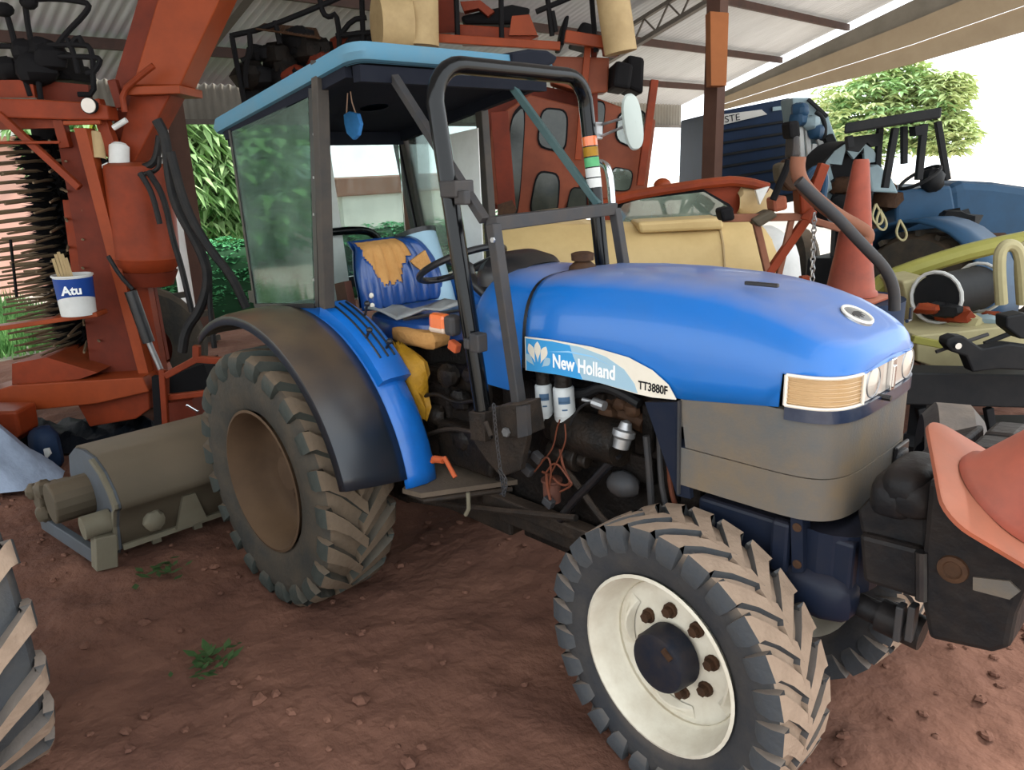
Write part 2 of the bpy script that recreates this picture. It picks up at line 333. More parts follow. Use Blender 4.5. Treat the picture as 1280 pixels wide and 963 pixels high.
# ================================================================ leaves and trees
def leaf_cloud(centers, n, size, material, name, parent, droop=.6, wid=.28, rosette=6):
    mb = MB(); V = []; F = []
    for _ in range(n):
        c, rad = random.choice(centers)
        while True:
            d = Vector((random.uniform(-1, 1), random.uniform(-1, 1), random.uniform(-1, 1)))
            if .05 < d.length < 1: break
        d = d*(.75+.25*random.random())/max(d.length, .35)*.98 if random.random() < .75 else d
        o = Vector(c)+Vector((d.x*rad[0], d.y*rad[1], d.z*rad[2])); a0 = random.uniform(0, 6.28)
        for k in range(rosette):
            a = a0+6.28*k/rosette+random.uniform(-.3, .3); L = size*random.uniform(.7, 1.2); tilt = random.uniform(-.2, .5)-droop
            u = Vector((math.cos(a), math.sin(a), tilt)).normalized(); s_ = Vector((-math.sin(a), math.cos(a), random.uniform(-.3, .3)))*L*wid*.5
            mid = o+u*L*.5+Vector((0, 0, L*.06)); tip = o+u*L-Vector((0, 0, L*.15)); i = len(V)
            V += [o, mid+s_, tip, mid-s_]; F.append((i, i+1, i+2, i+3))
    mb.add(V, F); ob = mb.build(name, material, parent); ob['kind'] = 'stuff'; return ob
def tree(name, label, base, trunk, crown, group=None, cat='tree'):
    t = thing(name, label, cat, base, group); b = Vector(base)
    mb = MB(); mb.tube([b-Vector((0, 0, .1)), b+Vector((.05, .03, trunk[0]*.5)), b+Vector((-.04, .1, trunk[0]))], [trunk[1], trunk[1]*.6], 9); mb.build('trunk', 'bark', t, True)
    for (cs, n, size, m_, droop, wid) in crown: leaf_cloud([(b+Vector(c), r_) for c, r_ in cs], n, size, m_, 'foliage', t, droop, wid)
    return t
tree('mango_tree', 'big tree with pale drooping leaves behind the hedge, left of the tractor cab', (-10.6, 3.3, 0), (2.4, .18), [
    ([((0, -.3, 3.3), (2.3, 2.2, 2.1)), ((.9, -.9, 2.2), (1.2, 1.5, 1.3)), ((.7, .5, 2.2), (1.2, 1.2, 1.3))], 1500, .42, 'leaf_pale', .75, .22),
    ([((-.2, -.3, 3.2), (2.0, 2.0, 2.0)), ((.4, -.3, 2.0), (1.3, 1.9, 1.2))], 1300, .36, 'leaf_green', .6, .25),
    ([((1.3, -1.3, 2.7), (.5, .5, .9))], 140, .34, 'leaf_yellow', .7, .22)])
tree('far_garden_tree', 'rounded green tree beyond the hedge, seen through the dusty side pane', (-16.8, 6.4, 0), (1.6, .14), [([((0, 0, 2.2), (1.3, 1.25, 1.6)), ((.3, .6, 1.3), (1.0, .9, .9))], 700, .34, 'leaf_pale', .6, .3), ([((0, 0, 2.0), (1.2, 1.2, 1.5))], 500, .3, 'leaf_green', .5, .3)])
hedge = thing('hedge', 'clipped low green hedge outside the shed behind the brown post', 'hedge', (-7.9, 4.0, 0))
leaf_cloud([((-7.9, 1.2+.5*i, .56), (.55, .5, .62)) for i in range(16)], 9000, .085, 'leaf_hedge', 'leaves', hedge, .1, .6, 4)
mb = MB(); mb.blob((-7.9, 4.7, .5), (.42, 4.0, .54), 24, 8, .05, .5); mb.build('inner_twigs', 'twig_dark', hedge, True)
tree('garden_tree', 'sunlit bushy tree beyond the shed, right of the dark lorry', (-7.0, 24, 0), (2.2, .2), [
    ([((0, 0, 3.2), (1.3, 2.0, 1.2)), ((1.3, 1, 2.9), (1.2, 1.6, 1.1)), ((-1.3, .5, 3.0), (1.1, 1.5, 1.3)), ((.5, .6, 4.1), (1.0, 1.2, .8)), ((-.6, .4, 2.0), (.9, 1.1, .8)), ((2.1, .8, 2.4), (.8, 1.0, .7)), ((1.9, .8, 3.7), (.7, 1.0, .6))], 1500, .34, 'leaf_sun', .3, .4),  # paler leaf copy: overexposed sunlight is put into the leaf colour
    ([((.3, .4, 3.2), (1.9, 1.9, 1.4))], 500, .32, 'leaf_pale', .3, .4)])
tree('yard_tree', 'leafy tree out in the open yard on the camera side of the shed', (-18, -9.5, 0), (2.2, .18), [([((0, 0, 2.2), (2.6, 2.4, 2.1)), ((-5, -2, 2.6), (2.6, 2.4, 2.4)), ((-9, -5, 2.2), (3, 3, 2.2)), ((3.2, 2, 1.6), (1.6, 1.6, 1.6))], 1100, .6, 'leaf_green', .3, .5)])
# neighbour buildings outside
hs = thing('house', 'low pale house with a brown roof edge seen through the cab window', 'house', (-14, 9.5, 0))
mb = MB(); mb.bb((-16, 8.4, -.1), (-13.6, 14, 1.42)); mb.build('wall', 'house_wall', hs)
mb = MB(); mb.bb((-16.3, 8.2, 1.42), (-13.5, 14.3, 1.86)); mb.build('roof_edge', 'roof_brown', hs, bevel=.03)
pw = thing('pink_house', 'pale pink rendered wall seen behind the brush rotor', 'house', (-14.6, -1.2, 0))
mb = MB(); mb.bb((-14.8, -5.5, -.1), (-14.4, 2.6, 2.9)); mb.build('wall', 'pink_wall', pw)
mb = MB(); mb.bb((-15.0, -5.7, 2.9), (-14.1, 2.8, 3.05)); mb.build('coping', 'house_wall', pw)
V = []; F = []; mb = MB()
for _ in range(9000):
    x = random.uniform(-12.2, -7.6); y = random.uniform(-5, .7); h_ = random.uniform(.1, .4); a = random.uniform(0, 6.28); i = len(V)
    V += [(x-.02*math.cos(a), y-.02*math.sin(a), -.03), (x+.02*math.cos(a), y+.02*math.sin(a), -.03), (x+random.uniform(-.1, .1), y+random.uniform(-.1, .1), h_)]; F.append((i, i+1, i+2))
mb.add(V, F); tag(mb.build('grass', 'grass'), 'tall grass growing outside the shed in front of the pink wall', 'grass', kind='stuff')
# ================================================================ the blue tractor (x forward, y to its left, z up; rear axle over the origin)
T = thing('tractor', 'blue and black orchard tractor with canopy cab, facing right in the middle of the shed', 'tractor', (0, 0, 0))
# ---- wheels
def cyl_pt(r, a, y): return (r*math.cos(a), y, r*math.sin(a))
def make_lug(side, R0, Rc, hw, w0, w1, span, y_in, aside=False):
    """one tread bar, rounded at the shoulder, slanting forward to the centre; wheel axis = y, at angle 0 (front)"""
    mb = MB(); V = []; F = []
    path = [(-hw+.002, Rc-.080, .04), (-hw-.014, Rc-.055, .02), (-hw-.017, Rc-.015, 0), (-hw-.006, Rc+.020, .0), (-hw+.016, R0-.004, -.04), (-hw*.5, R0, -.36), (y_in, R0+.002, -1.0)]
    if aside: path = path[2:]
    n = len(path)
    for i, (y, r, t) in enumerate(path):
        a = t*span; w = lerp(w0, w1, i/(n-1)); wt = w*(.50, .82, .95, .97, .93, .86, .82)[i]; w *= (.6, .88, 1, 1, 1, 1, 1)[i]
        side_part = (i < 4 and not aside)
        rb = r-.035 if not side_part else r-.004; yb = y if not side_part else y+.03
        if not side_part: rb = Rc-.012
        V += [cyl_pt(r, a-wt/2/R0, y*side), cyl_pt(r, a+wt/2/R0, y*side), cyl_pt(rb, a+w/2/R0, yb*side), cyl_pt(rb, a-w/2/R0, yb*side)]
    top = []
    for i in range(n-1):
        for k in range(4): F.append((i*4+k, i*4+(k+1) % 4, (i+1)*4+(k+1) % 4, (i+1)*4+k)); top.append(1 if (k == 0 and i >= 3) else 0)
    F += [(3, 2, 1, 0), (n*4-4, n*4-3, n*4-2, n*4-1)]; top += [0, 1]
    mb.add(V, F); mb.mi = top; return mb
def make_wheel(c, steer, R0, depth, hw, bead, nl, rubber, lugmat, out, rimfn, parent, wd=(.085, .055), yin=.02, span=.30, tread='tread_dust', carc=None):
    """out = -1: outer face towards -y.  returns tyre object (part)"""
    Rc = R0-depth; rot = Matrix.Translation(c) @ Matrix.Rotation(steer, 4, 'Z')
    prof = [(-hw*.80, bead-.012), (-hw*.92, bead+.012), (-hw*1.0, bead+(Rc-bead)*.35), (-hw*1.02, bead+(Rc-bead)*.6), (-hw*.97, Rc-.035), (-hw*.86, Rc-.008), (-hw*.4, Rc+.004), (0, Rc+.006)]
    prof = prof+[(-a, b) for a, b in prof[-2::-1]]
    mb = MB(); mb.lathe(prof, ax=(0, 1, 0), n=64); mb.mi = [1 if 5*64 <= i < (len(prof)-6)*64 else 0 for i in range(len(mb.f))]; ty = mb.build('tyre', [rubber, carc or tread], parent, True, angle=60); ty.matrix_basis = rot
    pl = {s: make_lug(s, R0, Rc, hw, wd[0], wd[1], span, yin, False) for s in (1, -1)}
    first = {}
    for s in (1, -1):
        for k in range(nl):
            a = 2*math.pi*(k+(.5 if s < 0 else 0))/nl
            if s not in first: o = pl[s].build('lug', [lugmat, tread], ty, True, angle=48); first[s] = o
            else: o = first[s].copy(); COL.objects.link(o)
            o.matrix_basis = Matrix.Rotation(-a, 4, 'Y')
    rimfn(ty, out); return ty
def rear_rim(ty, s):
    mb = MB(); mb.lathe([(s*.165, .353), (s*.168, .340), (s*.150, .332), (s*.12, .318), (s*.05, .300), (s*.0, .292), (-s*.03, .27), (-s*.045, .2), (-s*.02, .12), (-s*.02, .0)], ax=(0, 1, 0), n=48)
    mb.lathe([(-s*.165, .353), (-s*.13, .32), (s*.0, .296)], ax=(0, 1, 0), n=48)
    mb.build('rim', 'rim_rust', ty, True, angle=50)
    mb = MB(); mb.cyl((0, -s*.05, 0), (0, s*.03, 0), .085, 20); mb.build('hub', 'rim_rust', ty, True)
    for k in range(8):
        a = k*math.pi/4; mb = MB(); mb.cyl((.13*math.cos(a), -s*.03, .13*math.sin(a)), (.13*math.cos(a), s*.0, .13*math.sin(a)), .014, 6); mb.build('wheel_nut', 'bolt_rust', ty)
def front_rim(ty, s):
    mb = MB(); mb.lathe([(s*.112, .303), (s*.116, .292), (s*.100, .284), (s*.075, .276), (s*.02, .262), (s*-.012, .24), (s*-.018, .20), (s*-.004, .14), (s*.005, .10), (s*.005, .0)], ax=(0, 1, 0), n=56)
    mb.lathe([(-s*.112, .303), (-s*.08, .27), (s*.012, .245)], ax=(0, 1, 0), n=40)
    rim = mb.build('rim', 'rim_cream', ty, True, angle=50); rim['label'] = 'cream painted steel rim with chipped paint'
    mb = MB(); mb.lathe([(s*.02, .108), (s*.085, .104), (s*.10, .098), (s*.104, .085), (s*.104, 0)], ax=(0, 1, 0), n=36)
    hub = mb.build('hub', 'hub_dark', ty, True, angle=40); hub['label'] = 'dark blue black hub cap'
    mb = MB(); mb.box((.045, s*.106, .06), (.04, .008, .022), Matrix.Rotation(R(35), 3, 'Y')); mb.build('hub_plate', 'bolt_rust', ty)
    for k in range(8):
        a = k*math.pi/4+R(12); q = Vector((.142*math.cos(a), 0, .142*math.sin(a))); mb = MB()
        mb.cyl(q+Vector((0, s*-.006, 0)), q+Vector((0, s*.006, 0)), .026, 12); mb.cyl(q+Vector((0, s*.006, 0)), q+Vector((0, s*.026, 0)), .018, 6); mb.build('wheel_nut', 'bolt_rust', ty)
    for a in (175, 262, 350, 80):                    # stepped lugs pressed into the disc
        mb = MB(); pts = []
        for j in range(9):
            t = R(a-26+6.5*j); hgt = math.sin(math.pi*j/8)*.030; pts.append((t, hgt))
        rows = [[(rr*math.cos(t), s*(-.012+hh*k_), rr*math.sin(t)) for rr, k_ in ((.196, .0), (.206, 1), (.214, 1), (.232, .15), (.245, .1))] for t, hh in pts]
        mb.grid(rows); mb.build('rim_lug', 'rim_cream', ty, True, angle=30)
for sy in (-1, 1):
    make_wheel((0, sy*.665, .622), 0, .632, .044, .172, .352, 22, 'rubber_rear', 'lug_rear', sy, rear_rim, T, (.118, .075), .015, .30, 'tread_rear')
    make_wheel((2.069, sy*.435, .468), -.09, .474, .025, .116, .303, 26, 'rubber_front', 'lug_front', sy, front_rim, T, (.096, .070), .012, .26)
# ---- driveline, engine
mb = MB(); mb.bb((-.30, -.24, .40), (.35, .24, .92)); mb.bb((.35, -.17, .42), (1.02, .17, .86)); mb.cyl((0, -.60, .622), (0, .60, .622), .13, 20)
for x in (.05, .2, -.15): mb.bb((x, -.26, .5), (x+.03, .26, .88))
mb.build('transmission', 'dirty_iron', T, bevel=.02)
mb = MB(); mb.bb((1.0, -.17, .55), (1.85, .17, 1.22)); mb.bb((1.05, -.12, .42), (1.75, .12, .56)); mb.bb((1.1, -.20, .9), (1.8, -.17, 1.0)); mb.cyl((1.02, 0, .75), (1.0, 0, .75), .24, 24)
for i in range(7): mb.bb((1.08+.11*i, -.19, 1.02), (1.13+.11*i, -.165, 1.2))
mb.build('engine_block', 'engine_dark', T, bevel=.012)
mb = MB(); mb.cyl((1.42, -.24, 1.05), (1.70, -.24, 1.05), .085, 24); mb.cyl((1.36, -.24, 1.05), (1.42, -.24, 1.05), .06, 16); mb.build('starter_motor', 'engine_oily', T, True)
mb = MB(); mb.cyl((1.38, -.27, .955), (1.52, -.27, .955), .05, 18); mb.cyl((1.52, -.27, .955), (1.56, -.27, .955), .028, 12); mb.bb((1.40, -.29, .99), (1.5, -.25, 1.02)); mb.build('injection_pump', 'engine_oily', T, True, bevel=.005)
mb = MB(); mb.cyl((1.86, 0, .98), (1.90, 0, .98), .21, 28); [mb.box((1.92, .1*math.cos(k), .98+.1*math.sin(k)), (.02, .2, .07), Matrix.Rotation(k, 3, 'X')) for k in (0, 1.05, 2.09, 3.14, 4.19, 5.24)]; mb.build('cooling_fan', 'engine_dark', T)
mb = MB(); mb.bb((1.94, -.24, .82), (2.02, .24, 1.5)); mb.build('radiator', 'engine_dark', T, bevel=.01)
mb = MB(); mb.bb((.95, -.27, .60), (1.9, -.2, .66)); mb.bb((1.02, -.24, .53), (1.5, -.12, .62)); mb.build('side_rail', 'dirty_iron', T, bevel=.008)
# silver thermostat housing, hoses, exhaust stuff on the near side of the engine
q = P(779, 545, 'y', -.27); mb = MB(); mb.lathe([(-.05, .012), (-.045, .03), (-.01, .033), (.0, .042), (.02, .042), (.025, .026), (.05, .02), (.06, .0)], q, (.1, .25, 1), 14); mb.cyl(q+Vector((-.06, 0, 0)), q, .012, 8); mb.build('thermostat_housing', 'silver', T, True)
q = P(779, 612, 'y', -.24); mb = MB(); mb.blob(q+Vector((0, 0, .02)), (.07, .05, .05), 12, 8, .05); mb.build('oil_filler', 'steel_grey', T, True)
def ptube(name, pts, y, r, material, sm=2, n=8, lab=None):
    mb = MB(); mb.tube([P(a, b, 'y', (c[0] if c else y)) for a, b, *c in pts], r, n, smooth=sm); o = mb.build(name, material, T, True)
    if lab: o['label'] = lab
    return o
ptube('radiator_hose', [(772, 568), (745, 598), (715, 628), (700, 650)], -.27, .017, 'black_metal', 1, 10)
ptube('fuel_pipe', [(700, 580), (722, 605), (745, 640), (768, 665)], -.26, .014, 'dirty_iron', 1)
ptube('coolant_pipe', [(808, 545), (812, 590), (815, 640), (818, 660)], -.25, .013, 'steel_grey', 1)
ptube('coolant_pipe', [(824, 540), (826, 600), (832, 632), (838, 655)], -.27, .010, 'steel_grey', 1)
ptube('copper_pipe', [(836, 575), (838, 610), (845, 635), (850, 655)], -.25, .009, 'copper_wire', 1)
ptube('upper_hose', [(715, 492), (735, 492), (752, 482), (775, 490), (800, 505)], -.22, .02, 'hose_black', 2, 10)
ptube('fuel_line', [(712, 532), (722, 512), (735, 503), (748, 504)], -.31, .005, 'hose_black', 2)
mb = MB(); q = P(742, 503, 'y', -.30); mb.cyl(q, q+Vector((.05, 0, -.005)), .018, 10); mb.cyl(q+Vector((-.05, 0, .0)), q, .008, 8); mb.build('fuel_fitting', 'silver', T, True)
ptube('exhaust_manifold', [(760, 510), (790, 520), (808, 530)], -.16, .04, 'bolt_rust', 1, 10)
ptube('lower_hose', [(500, 622), (560, 632), (640, 640), (720, 648)], -.30, .014, 'dirty_iron', 1)
for (px, py, rr) in ((760, 515, .03), (775, 505, .025), (790, 512, .027)):
    q = P(px, py, 'y', -.2); mb = MB(); mb.blob(q, (rr*1.3, rr, rr), 10, 6, .15); mb.build('valve_cover_bolt', 'bolt_rust', T, True)
# two paper-white filters
for i, (px, y0, y1, rr) in enumerate(((679, 480, 522, .034), (704, 483, 527, .041))):
    a = P(px, y0, 'y', -.27); b = P(px+3, y1, 'y', -.27); ax = (a-b).normalized(); L = (a-b).length; mb = MB()
    mb.lathe([(0, rr*.7), (.004, rr), (L*.18, rr), (L*.2, rr*1.03), (L*.23, rr), (L*.96, rr*.98), (L, rr*.85), (L, 0)], b, ax, 24); mb.lathe([(-.03, 0), (-.028, .012), (-.012, .014), (0, rr*.7)], b, ax, 14)
    f = mb.build('fuel_filter', 'filter_white', T, True)
    mb = MB(); mb.cyl(a, a+ax*.05, rr*.8, 16); mb.build('filter_head', 'engine_oily', f, True)
    for k, (dz, wd, hh) in enumerate(((.68, .55, .022), (.60, .55, .010), (.40, .25, .006))):
        vw = (CAM-b).normalized(); vw = (vw-ax*vw.dot(ax)).normalized(); sd = ax.cross(vw); c0 = b+ax*L*dz; rows = []
        for e in (-1, 1): rows.append([c0+ax*hh*.5*e+(vw*math.cos(t)+sd*math.sin(t))*(rr+.0008) for t in [(-wd+2*wd*j/6) for j in range(7)]])
        mb = MB(); mb.grid(rows); mb.build('filter_print', 'filter_print', f)
# brown sediment bowl and its copper wiring
q = P(690, 612, 'y', -.30); mb = MB(); mb.lathe([(-.055, .02), (-.05, .034), (.03, .036), (.035, .042), (.045, .042), (.05, .0)], q, (0, 0, 1), 16); mb.build('sediment_bowl', 'bowl_pink', T, True)
ptube('wire', [(668, 590), (680, 575), (692, 560), (696, 535), (700, 525)], -.34, .003, 'copper_wire')
ptube('wire', [(690, 590), (700, 570), (708, 550), (706, 530)], -.345, .003, 'copper_wire')
ptube('wire', [(682, 592), (694, 575), (712, 600), (716, 607), (700, 615)], -.35, .004, 'copper_wire')
ptube('wire', [(700, 562), (704, 585), (715, 605), (702, 608), (688, 594), (678, 590)], -.335, .005, 'copper_wire')
ptube('wire', [(672, 585), (684, 568), (690, 585), (686, 612)], -.35, .004, 'copper_wire')
ptube('wire', [(683, 592), (684, 610), (688, 625)], -.36, .006, 'copper_wire')
for px, py in ((655, 566), (660, 588), (672, 572), (686, 628)):
    q = P(px, py, 'y', -.35); mb = MB(); mb.box(q, (.045, .03, .035), Matrix.Rotation(R(25), 3, 'Y')); mb.build('wire_connector', 'steel_grey', T, bevel=.004)
# ---- front support frame, axle, steering
mb = MB(); mb.bb((2.03, -.27, .77), (2.54, .27, .955)); mb.bb((2.30, -.30, .80), (2.36, -.26, .97)); mb.lathe([(.78, .13), (.965, .13)], (2.44, -.15, 0), (0, 0, 1), 20); mb.build('front_frame', 'navy', T, bevel=.012)
mb = MB(); mb.prism([P(988, 646, 'y', -.30), P(1003, 647, 'y', -.30), P(1004, 716, 'y', -.30), P(990, 716, 'y', -.30)], (0, .05, 0)); fp = mb.build('frame_plate', 'navy', T)
for py in (660, 706):
    q = P(996, py, 'y', -.303); mb = MB(); mb.cyl(q, q+Vector((0, .01, 0)), .014, 10); mb.build('bolt', 'bolt_rust', fp, True)
mb = MB(); mb.bar((2.07, -.34, .47), (2.07, .34, .47), .15, .16); mb.bb((1.95, -.14, .5), (2.2, .14, .8)); mb.cyl((2.07, -.42, .47), (2.07, -.33, .47), .10, 18); mb.cyl((2.07, .33, .47), (2.07, .42, .47), .10, 18); mb.build('front_axle', 'navy', T, bevel=.015)
mb = MB(); mb.blob(P(1020, 735, 'y', -.24), (.13, .07, .08), 14, 8, .03, .7); mb.build('steering_knuckle', 'navy', T, True)
mb = MB(); a = P(1035, 738, 'y', -.2); b = P(1100, 768, 'y', -.2); mb.tube([a, b], .035, 14); mb.tube([b, b+(b-a).normalized()*.12], .05, 14); mb.build('drag_link_tube', 'weight_black', T, True)
for px in (1125, 1140):
    q = P(px, 778, 'y', -.25); mb = MB(); mb.box(q, (.02, .04, .11)); mb.build('clamp_strap', 'steel_grey', T, bevel=.004)
# ---- hood
XF, XS, HW = 2.495, 2.20, .32
def halfw(x, n=4.6):
    if x <= XS: return HW
    t = min(1, (x-XS)/(XF-XS)); return HW*max(0, 1-t**n)**(1/n)
def interp(tab, x):
    for (a, va), (b, vb) in zip(tab, tab[1:]):
        if x <= b: t = (x-a)/(b-a); t = t*t*(3-2*t) if False else t; return va+(vb-va)*t
    return tab[-1][1]
ZT = [(1.28, 1.622), (1.4, 1.640), (1.6, 1.652), (1.8, 1.655), (2.0, 1.648), (2.1, 1.638), (2.2, 1.620), (2.3, 1.592), (2.36, 1.566), (2.42, 1.536), (2.465, 1.508), (2.495, 1.474)]
def hood_section(x, zb, n=4.4, m=36, dw=0, dz=0):
    wv = max(.02, halfw(x)+dw); zt = interp(ZT, x)+dz; hh = zt-zb; out = []
    f = lambda t, e: math.copysign(abs(t)**(2/e), t)
    for i in range(m+1):
        a = math.pi*i/m; out.append((x, -wv*f(math.cos(a), n), zb+hh*f(math.sin(a), 3.0)))
    return out
xs = [1.30, 1.32, 1.4, 1.5, 1.6, 1.7, 1.8, 1.9, 2.0, 2.1, 2.2, 2.26, 2.312]
rows = [hood_section(x, interp([(1.3, 1.285), (2.0, 1.295), (2.32, 1.335)], x)) for x in xs]
xs2 = [2.314]+[2.314+(XF-.004-2.314)*math.sin(math.pi/2*i/9) for i in range(1, 10)]
rows += [[(x_, y_, max(z_, 1.437)) for x_, y_, z_ in hood_section(x, 1.335)] for x in xs2]
mb = MB(); mb.grid(rows); last = rows[-1]; c = (XF+.001, 0, 1.455); k = len(mb.v); mb.v.append(c); b0 = (len(rows)-1)*len(last)
for i in range(len(last)-1): mb.f.append([b0+i, b0+i+1, k]); mb.mi.append(0)
mb.f.append([b0+len(last)-1, b0, k]); mb.mi.append(0)
hood = mb.build('hood', 'blue_paint', T, True, angle=50)
so = hood.modifiers.new('sheet', 'SOLIDIFY'); so.thickness = .006; so.offset = 1 
mb = MB(); mb.grid([hood_section(x, 1.285, dw=.001, dz=.001) for x in (1.283, 1.30)]); mb.build('hood_seal', 'black_metal', hood, True)
# plan outline of the nose, for lamps, band and grille
OUT = []
for i in range(121):
    a = math.pi*i/120-math.pi/2; f = lambda t: math.copysign(abs(t)**(2/4.6), t)
    OUT.append(Vector((XS+(XF-XS)*f(math.cos(a)), HW*f(math.sin(a)), 0)))
OUT = [Vector((1.985, -HW, 0)), Vector((2.1, -HW, 0))]+OUT+[Vector((2.1, HW, 0)), Vector((1.985, HW, 0))]
def outl(y0, y1, x0=None, x1=None):
    """outline points between two ends given by (x on the near side | y)"""
    return [q for q in OUT if (q.y >= y0-1e-6 and q.y <= y1+1e-6 and (x0 is None or q.y > 0 or q.x >= x0) and (x1 is None or q.y < 0 or q.x >= x1))]
def band(pts, z0, z1, off, th, name, material, parent, smooth=True, zf=None):
    L = [Vector(q) for q in pts]; nr = []
    for i in range(len(L)):
        t = (L[min(i+1, len(L)-1)]-L[max(i-1, 0)]).normalized(); nr.append(Vector((t.y, -t.x, 0)))
    g = zf or (lambda q: 0)
    o = [q+n_*off for q, n_ in zip(L, nr)]; i_ = [q+n_*(off-th) for q, n_ in zip(L, nr)]
    up = lambda q, z: (q.x, q.y, z+g(q)); mb = MB()
    mb.grid([[up(q, z0) for q in i_], [up(q, z0) for q in o], [up(q, z1) for q in o], [up(q, z1) for q in i_], [up(q, z0) for q in i_]])
    n = len(L); mb.f += [[0, n, 2*n, 3*n], [n-1, 4*n-1, 3*n-1, 2*n-1]]; mb.mi += [0, 0]
    return mb.build(name, material, parent, smooth, angle=40)
band(outl(-.33, .33, 2.322, 2.322), 1.302, 1.340, .006, .05, 'lamp_bar', 'grille_band', T)
lamp = band(outl(-.33, -.185, 2.322), 1.342, 1.437, -.004, .03, 'side_lamp', 'lamp_tan', T); lamp['label'] = 'tan ribbed corner lamp with cream rim'
L_ = outl(-.33, -.185, 2.322)
mb = MB(); mb.tube([(q.x, q.y-.003, 1.344) for q in L_], .005, 6); mb.tube([(q.x, q.y-.003, 1.433) for q in L_], .005, 6); mb.tube([(L_[0].x, L_[0].y-.003, z) for z in (1.344, 1.433)], .006, 6); mb.tube([(L_[-1].x+.004, L_[-1].y, z) for z in (1.344, 1.433)], .005, 6); mb.build('lamp_rim', 'lamp_rim', lamp, True)
for k in range(7): mb = MB(); mb.tube([(q.x, q.y-.004, 1.354+.012*k) for q in L_], .0016, 4); mb.build('lens_rib', 'lamp_tan', lamp, True)
hl = band(outl(-.183, .24), 1.342, 1.437, -.006, .03, 'headlamp', 'lamp_clear', T); hl['label'] = 'clear headlamp lens across the nose'
for y in (-.10, .17):
    q = Vector((XF-.012, y, 1.39)); mb = MB(); mb.lathe([(.0, .046), (.006, .044), (.010, .03), (.014, 0)], q, (1, 0, 0), 24); mb.build('reflector', 'lamp_clear', hl, True)
    mb = MB(); mb.tube([q+Vector((.004, .047*math.cos(k*.2618), .046*math.sin(k*.2618))) for k in range(25)], .0035, 6); mb.build('reflector_ring', 'silver', hl, True)
c2 = band(outl(.24, .33, None, 2.35), 1.342, 1.437, -.003, .03, 'side_lamp', 'lamp_rim', T)
mb = MB(); mb.box((XF, .015, 1.39), (.016, .035, .10)); mb.box((XF+.006, .015, 1.385), (.012, .02, .07)); mb.build('nose_badge', 'chrome', T, bevel=.004)
# badge medallion on the bonnet
nz = Vector((.42, 0, .9)).normalized(); q = Vector((2.385, 0, 1.5555)); mb = MB(); mb.lathe([(-.004, .052), (.004, .05), (.006, .044), (.006, 0)], q, nz, 28); em = mb.build('bonnet_emblem', 'silver', hood, True); mb = MB(); mb.tube([q+nz*.005+.047*(math.cos(k*.2618)*Vector((0, 1, 0))+math.sin(k*.2618)*nz.cross(Vector((0, 1, 0)))) for k in range(25)], .005, 6); mb.build('emblem_ring', 'lamp_rim', em, True)
mb = MB(); tx = Vector((0, 1, 0)); ty_ = nz.cross(tx)
for k in range(5):
    a = R(-60+30*k); d = (math.cos(a)*ty_*-1+math.sin(a)*tx); s_ = nz.cross(d)*.006; o_ = q+nz*.0065-ty_*-.015; mb.prism([o_, o_+d*.02+s_, o_+d*.036, o_+d*.02-s_], nz*.001)
mb.build('emblem_leaf', 'steel_grey', em)
q = P(952, 358, 'z', 1.645); mb = MB(); mb.box(q+Vector((0, 0, .006)), (.11, .014, .012)); mb.build('bonnet_handle', 'black_metal', hood, bevel=.003)
mb = MB(); q = Vector((2.44, .27, 1.5)); mb.tube([q, q+Vector((0, .03, .0)), q+Vector((0, .03, .04))], .006, 8); mb.build('bonnet_latch', 'black_metal', hood, True)
# grille shell: two stepped courses with a round-cornered nose
gp = outl(-.33, .33, 1.98, 1.98)
zf = lambda q: 0
gr = band(gp, 1.135, 1.328, -.002, .03, 'grille_shell', 'grille_dusty', T); gr['label'] = 'dusty grey grille shell under the lamps'
gl = band([Vector((q.x, q.y, 0)) for q in gp], 1.003, 1.132, .000, .032, 'grille_lower', 'grille_dusty', T)
mb = MB(); pts = [(q.x, q.y*.97, 1.004) for q in gp]; mb.add(pts+[(2.0, 0, 1.004)], [[i, i+1, len(pts)] for i in range(len(pts)-1)]); mb.build('grille_floor', 'grille_dusty', gl)
mb = MB(); mb.bar((1.99, -.324, .97), (1.985, -.324, 1.29), .012, .008); mb.build('grille_edge', 'steel_grey', gl)
q = Vector((XF+.006, .155, 1.09)); mb = MB(); mb.box(q, (.012, .11, .085)); so_ = mb.build('socket_recess', 'black_metal', gl, bevel=.006)
mb = MB(); mb.blob(q+Vector((.006, -.01, -.006)), (.012, .042, .032), 12, 8, 0, .5); mb.build('socket_plug', 'steel_grey', so_, True)
mb = MB(); q = P(1105, 497, 'x', XF+.01); mb.cyl(q-Vector((.02, 0, 0)), q+Vector((.02, 0, 0)), .009, 8); mb.build('grille_catch', 'black_metal', gr, True)
# dark triangular side panel ahead of the fan
mb = MB(); mb.prism([P(a, b, 'y', -.318) for a, b in ((806, 503), (851, 503), (863, 624), (846, 620))], (0, .02, 0)); mb.build('side_panel', 'navy', T)
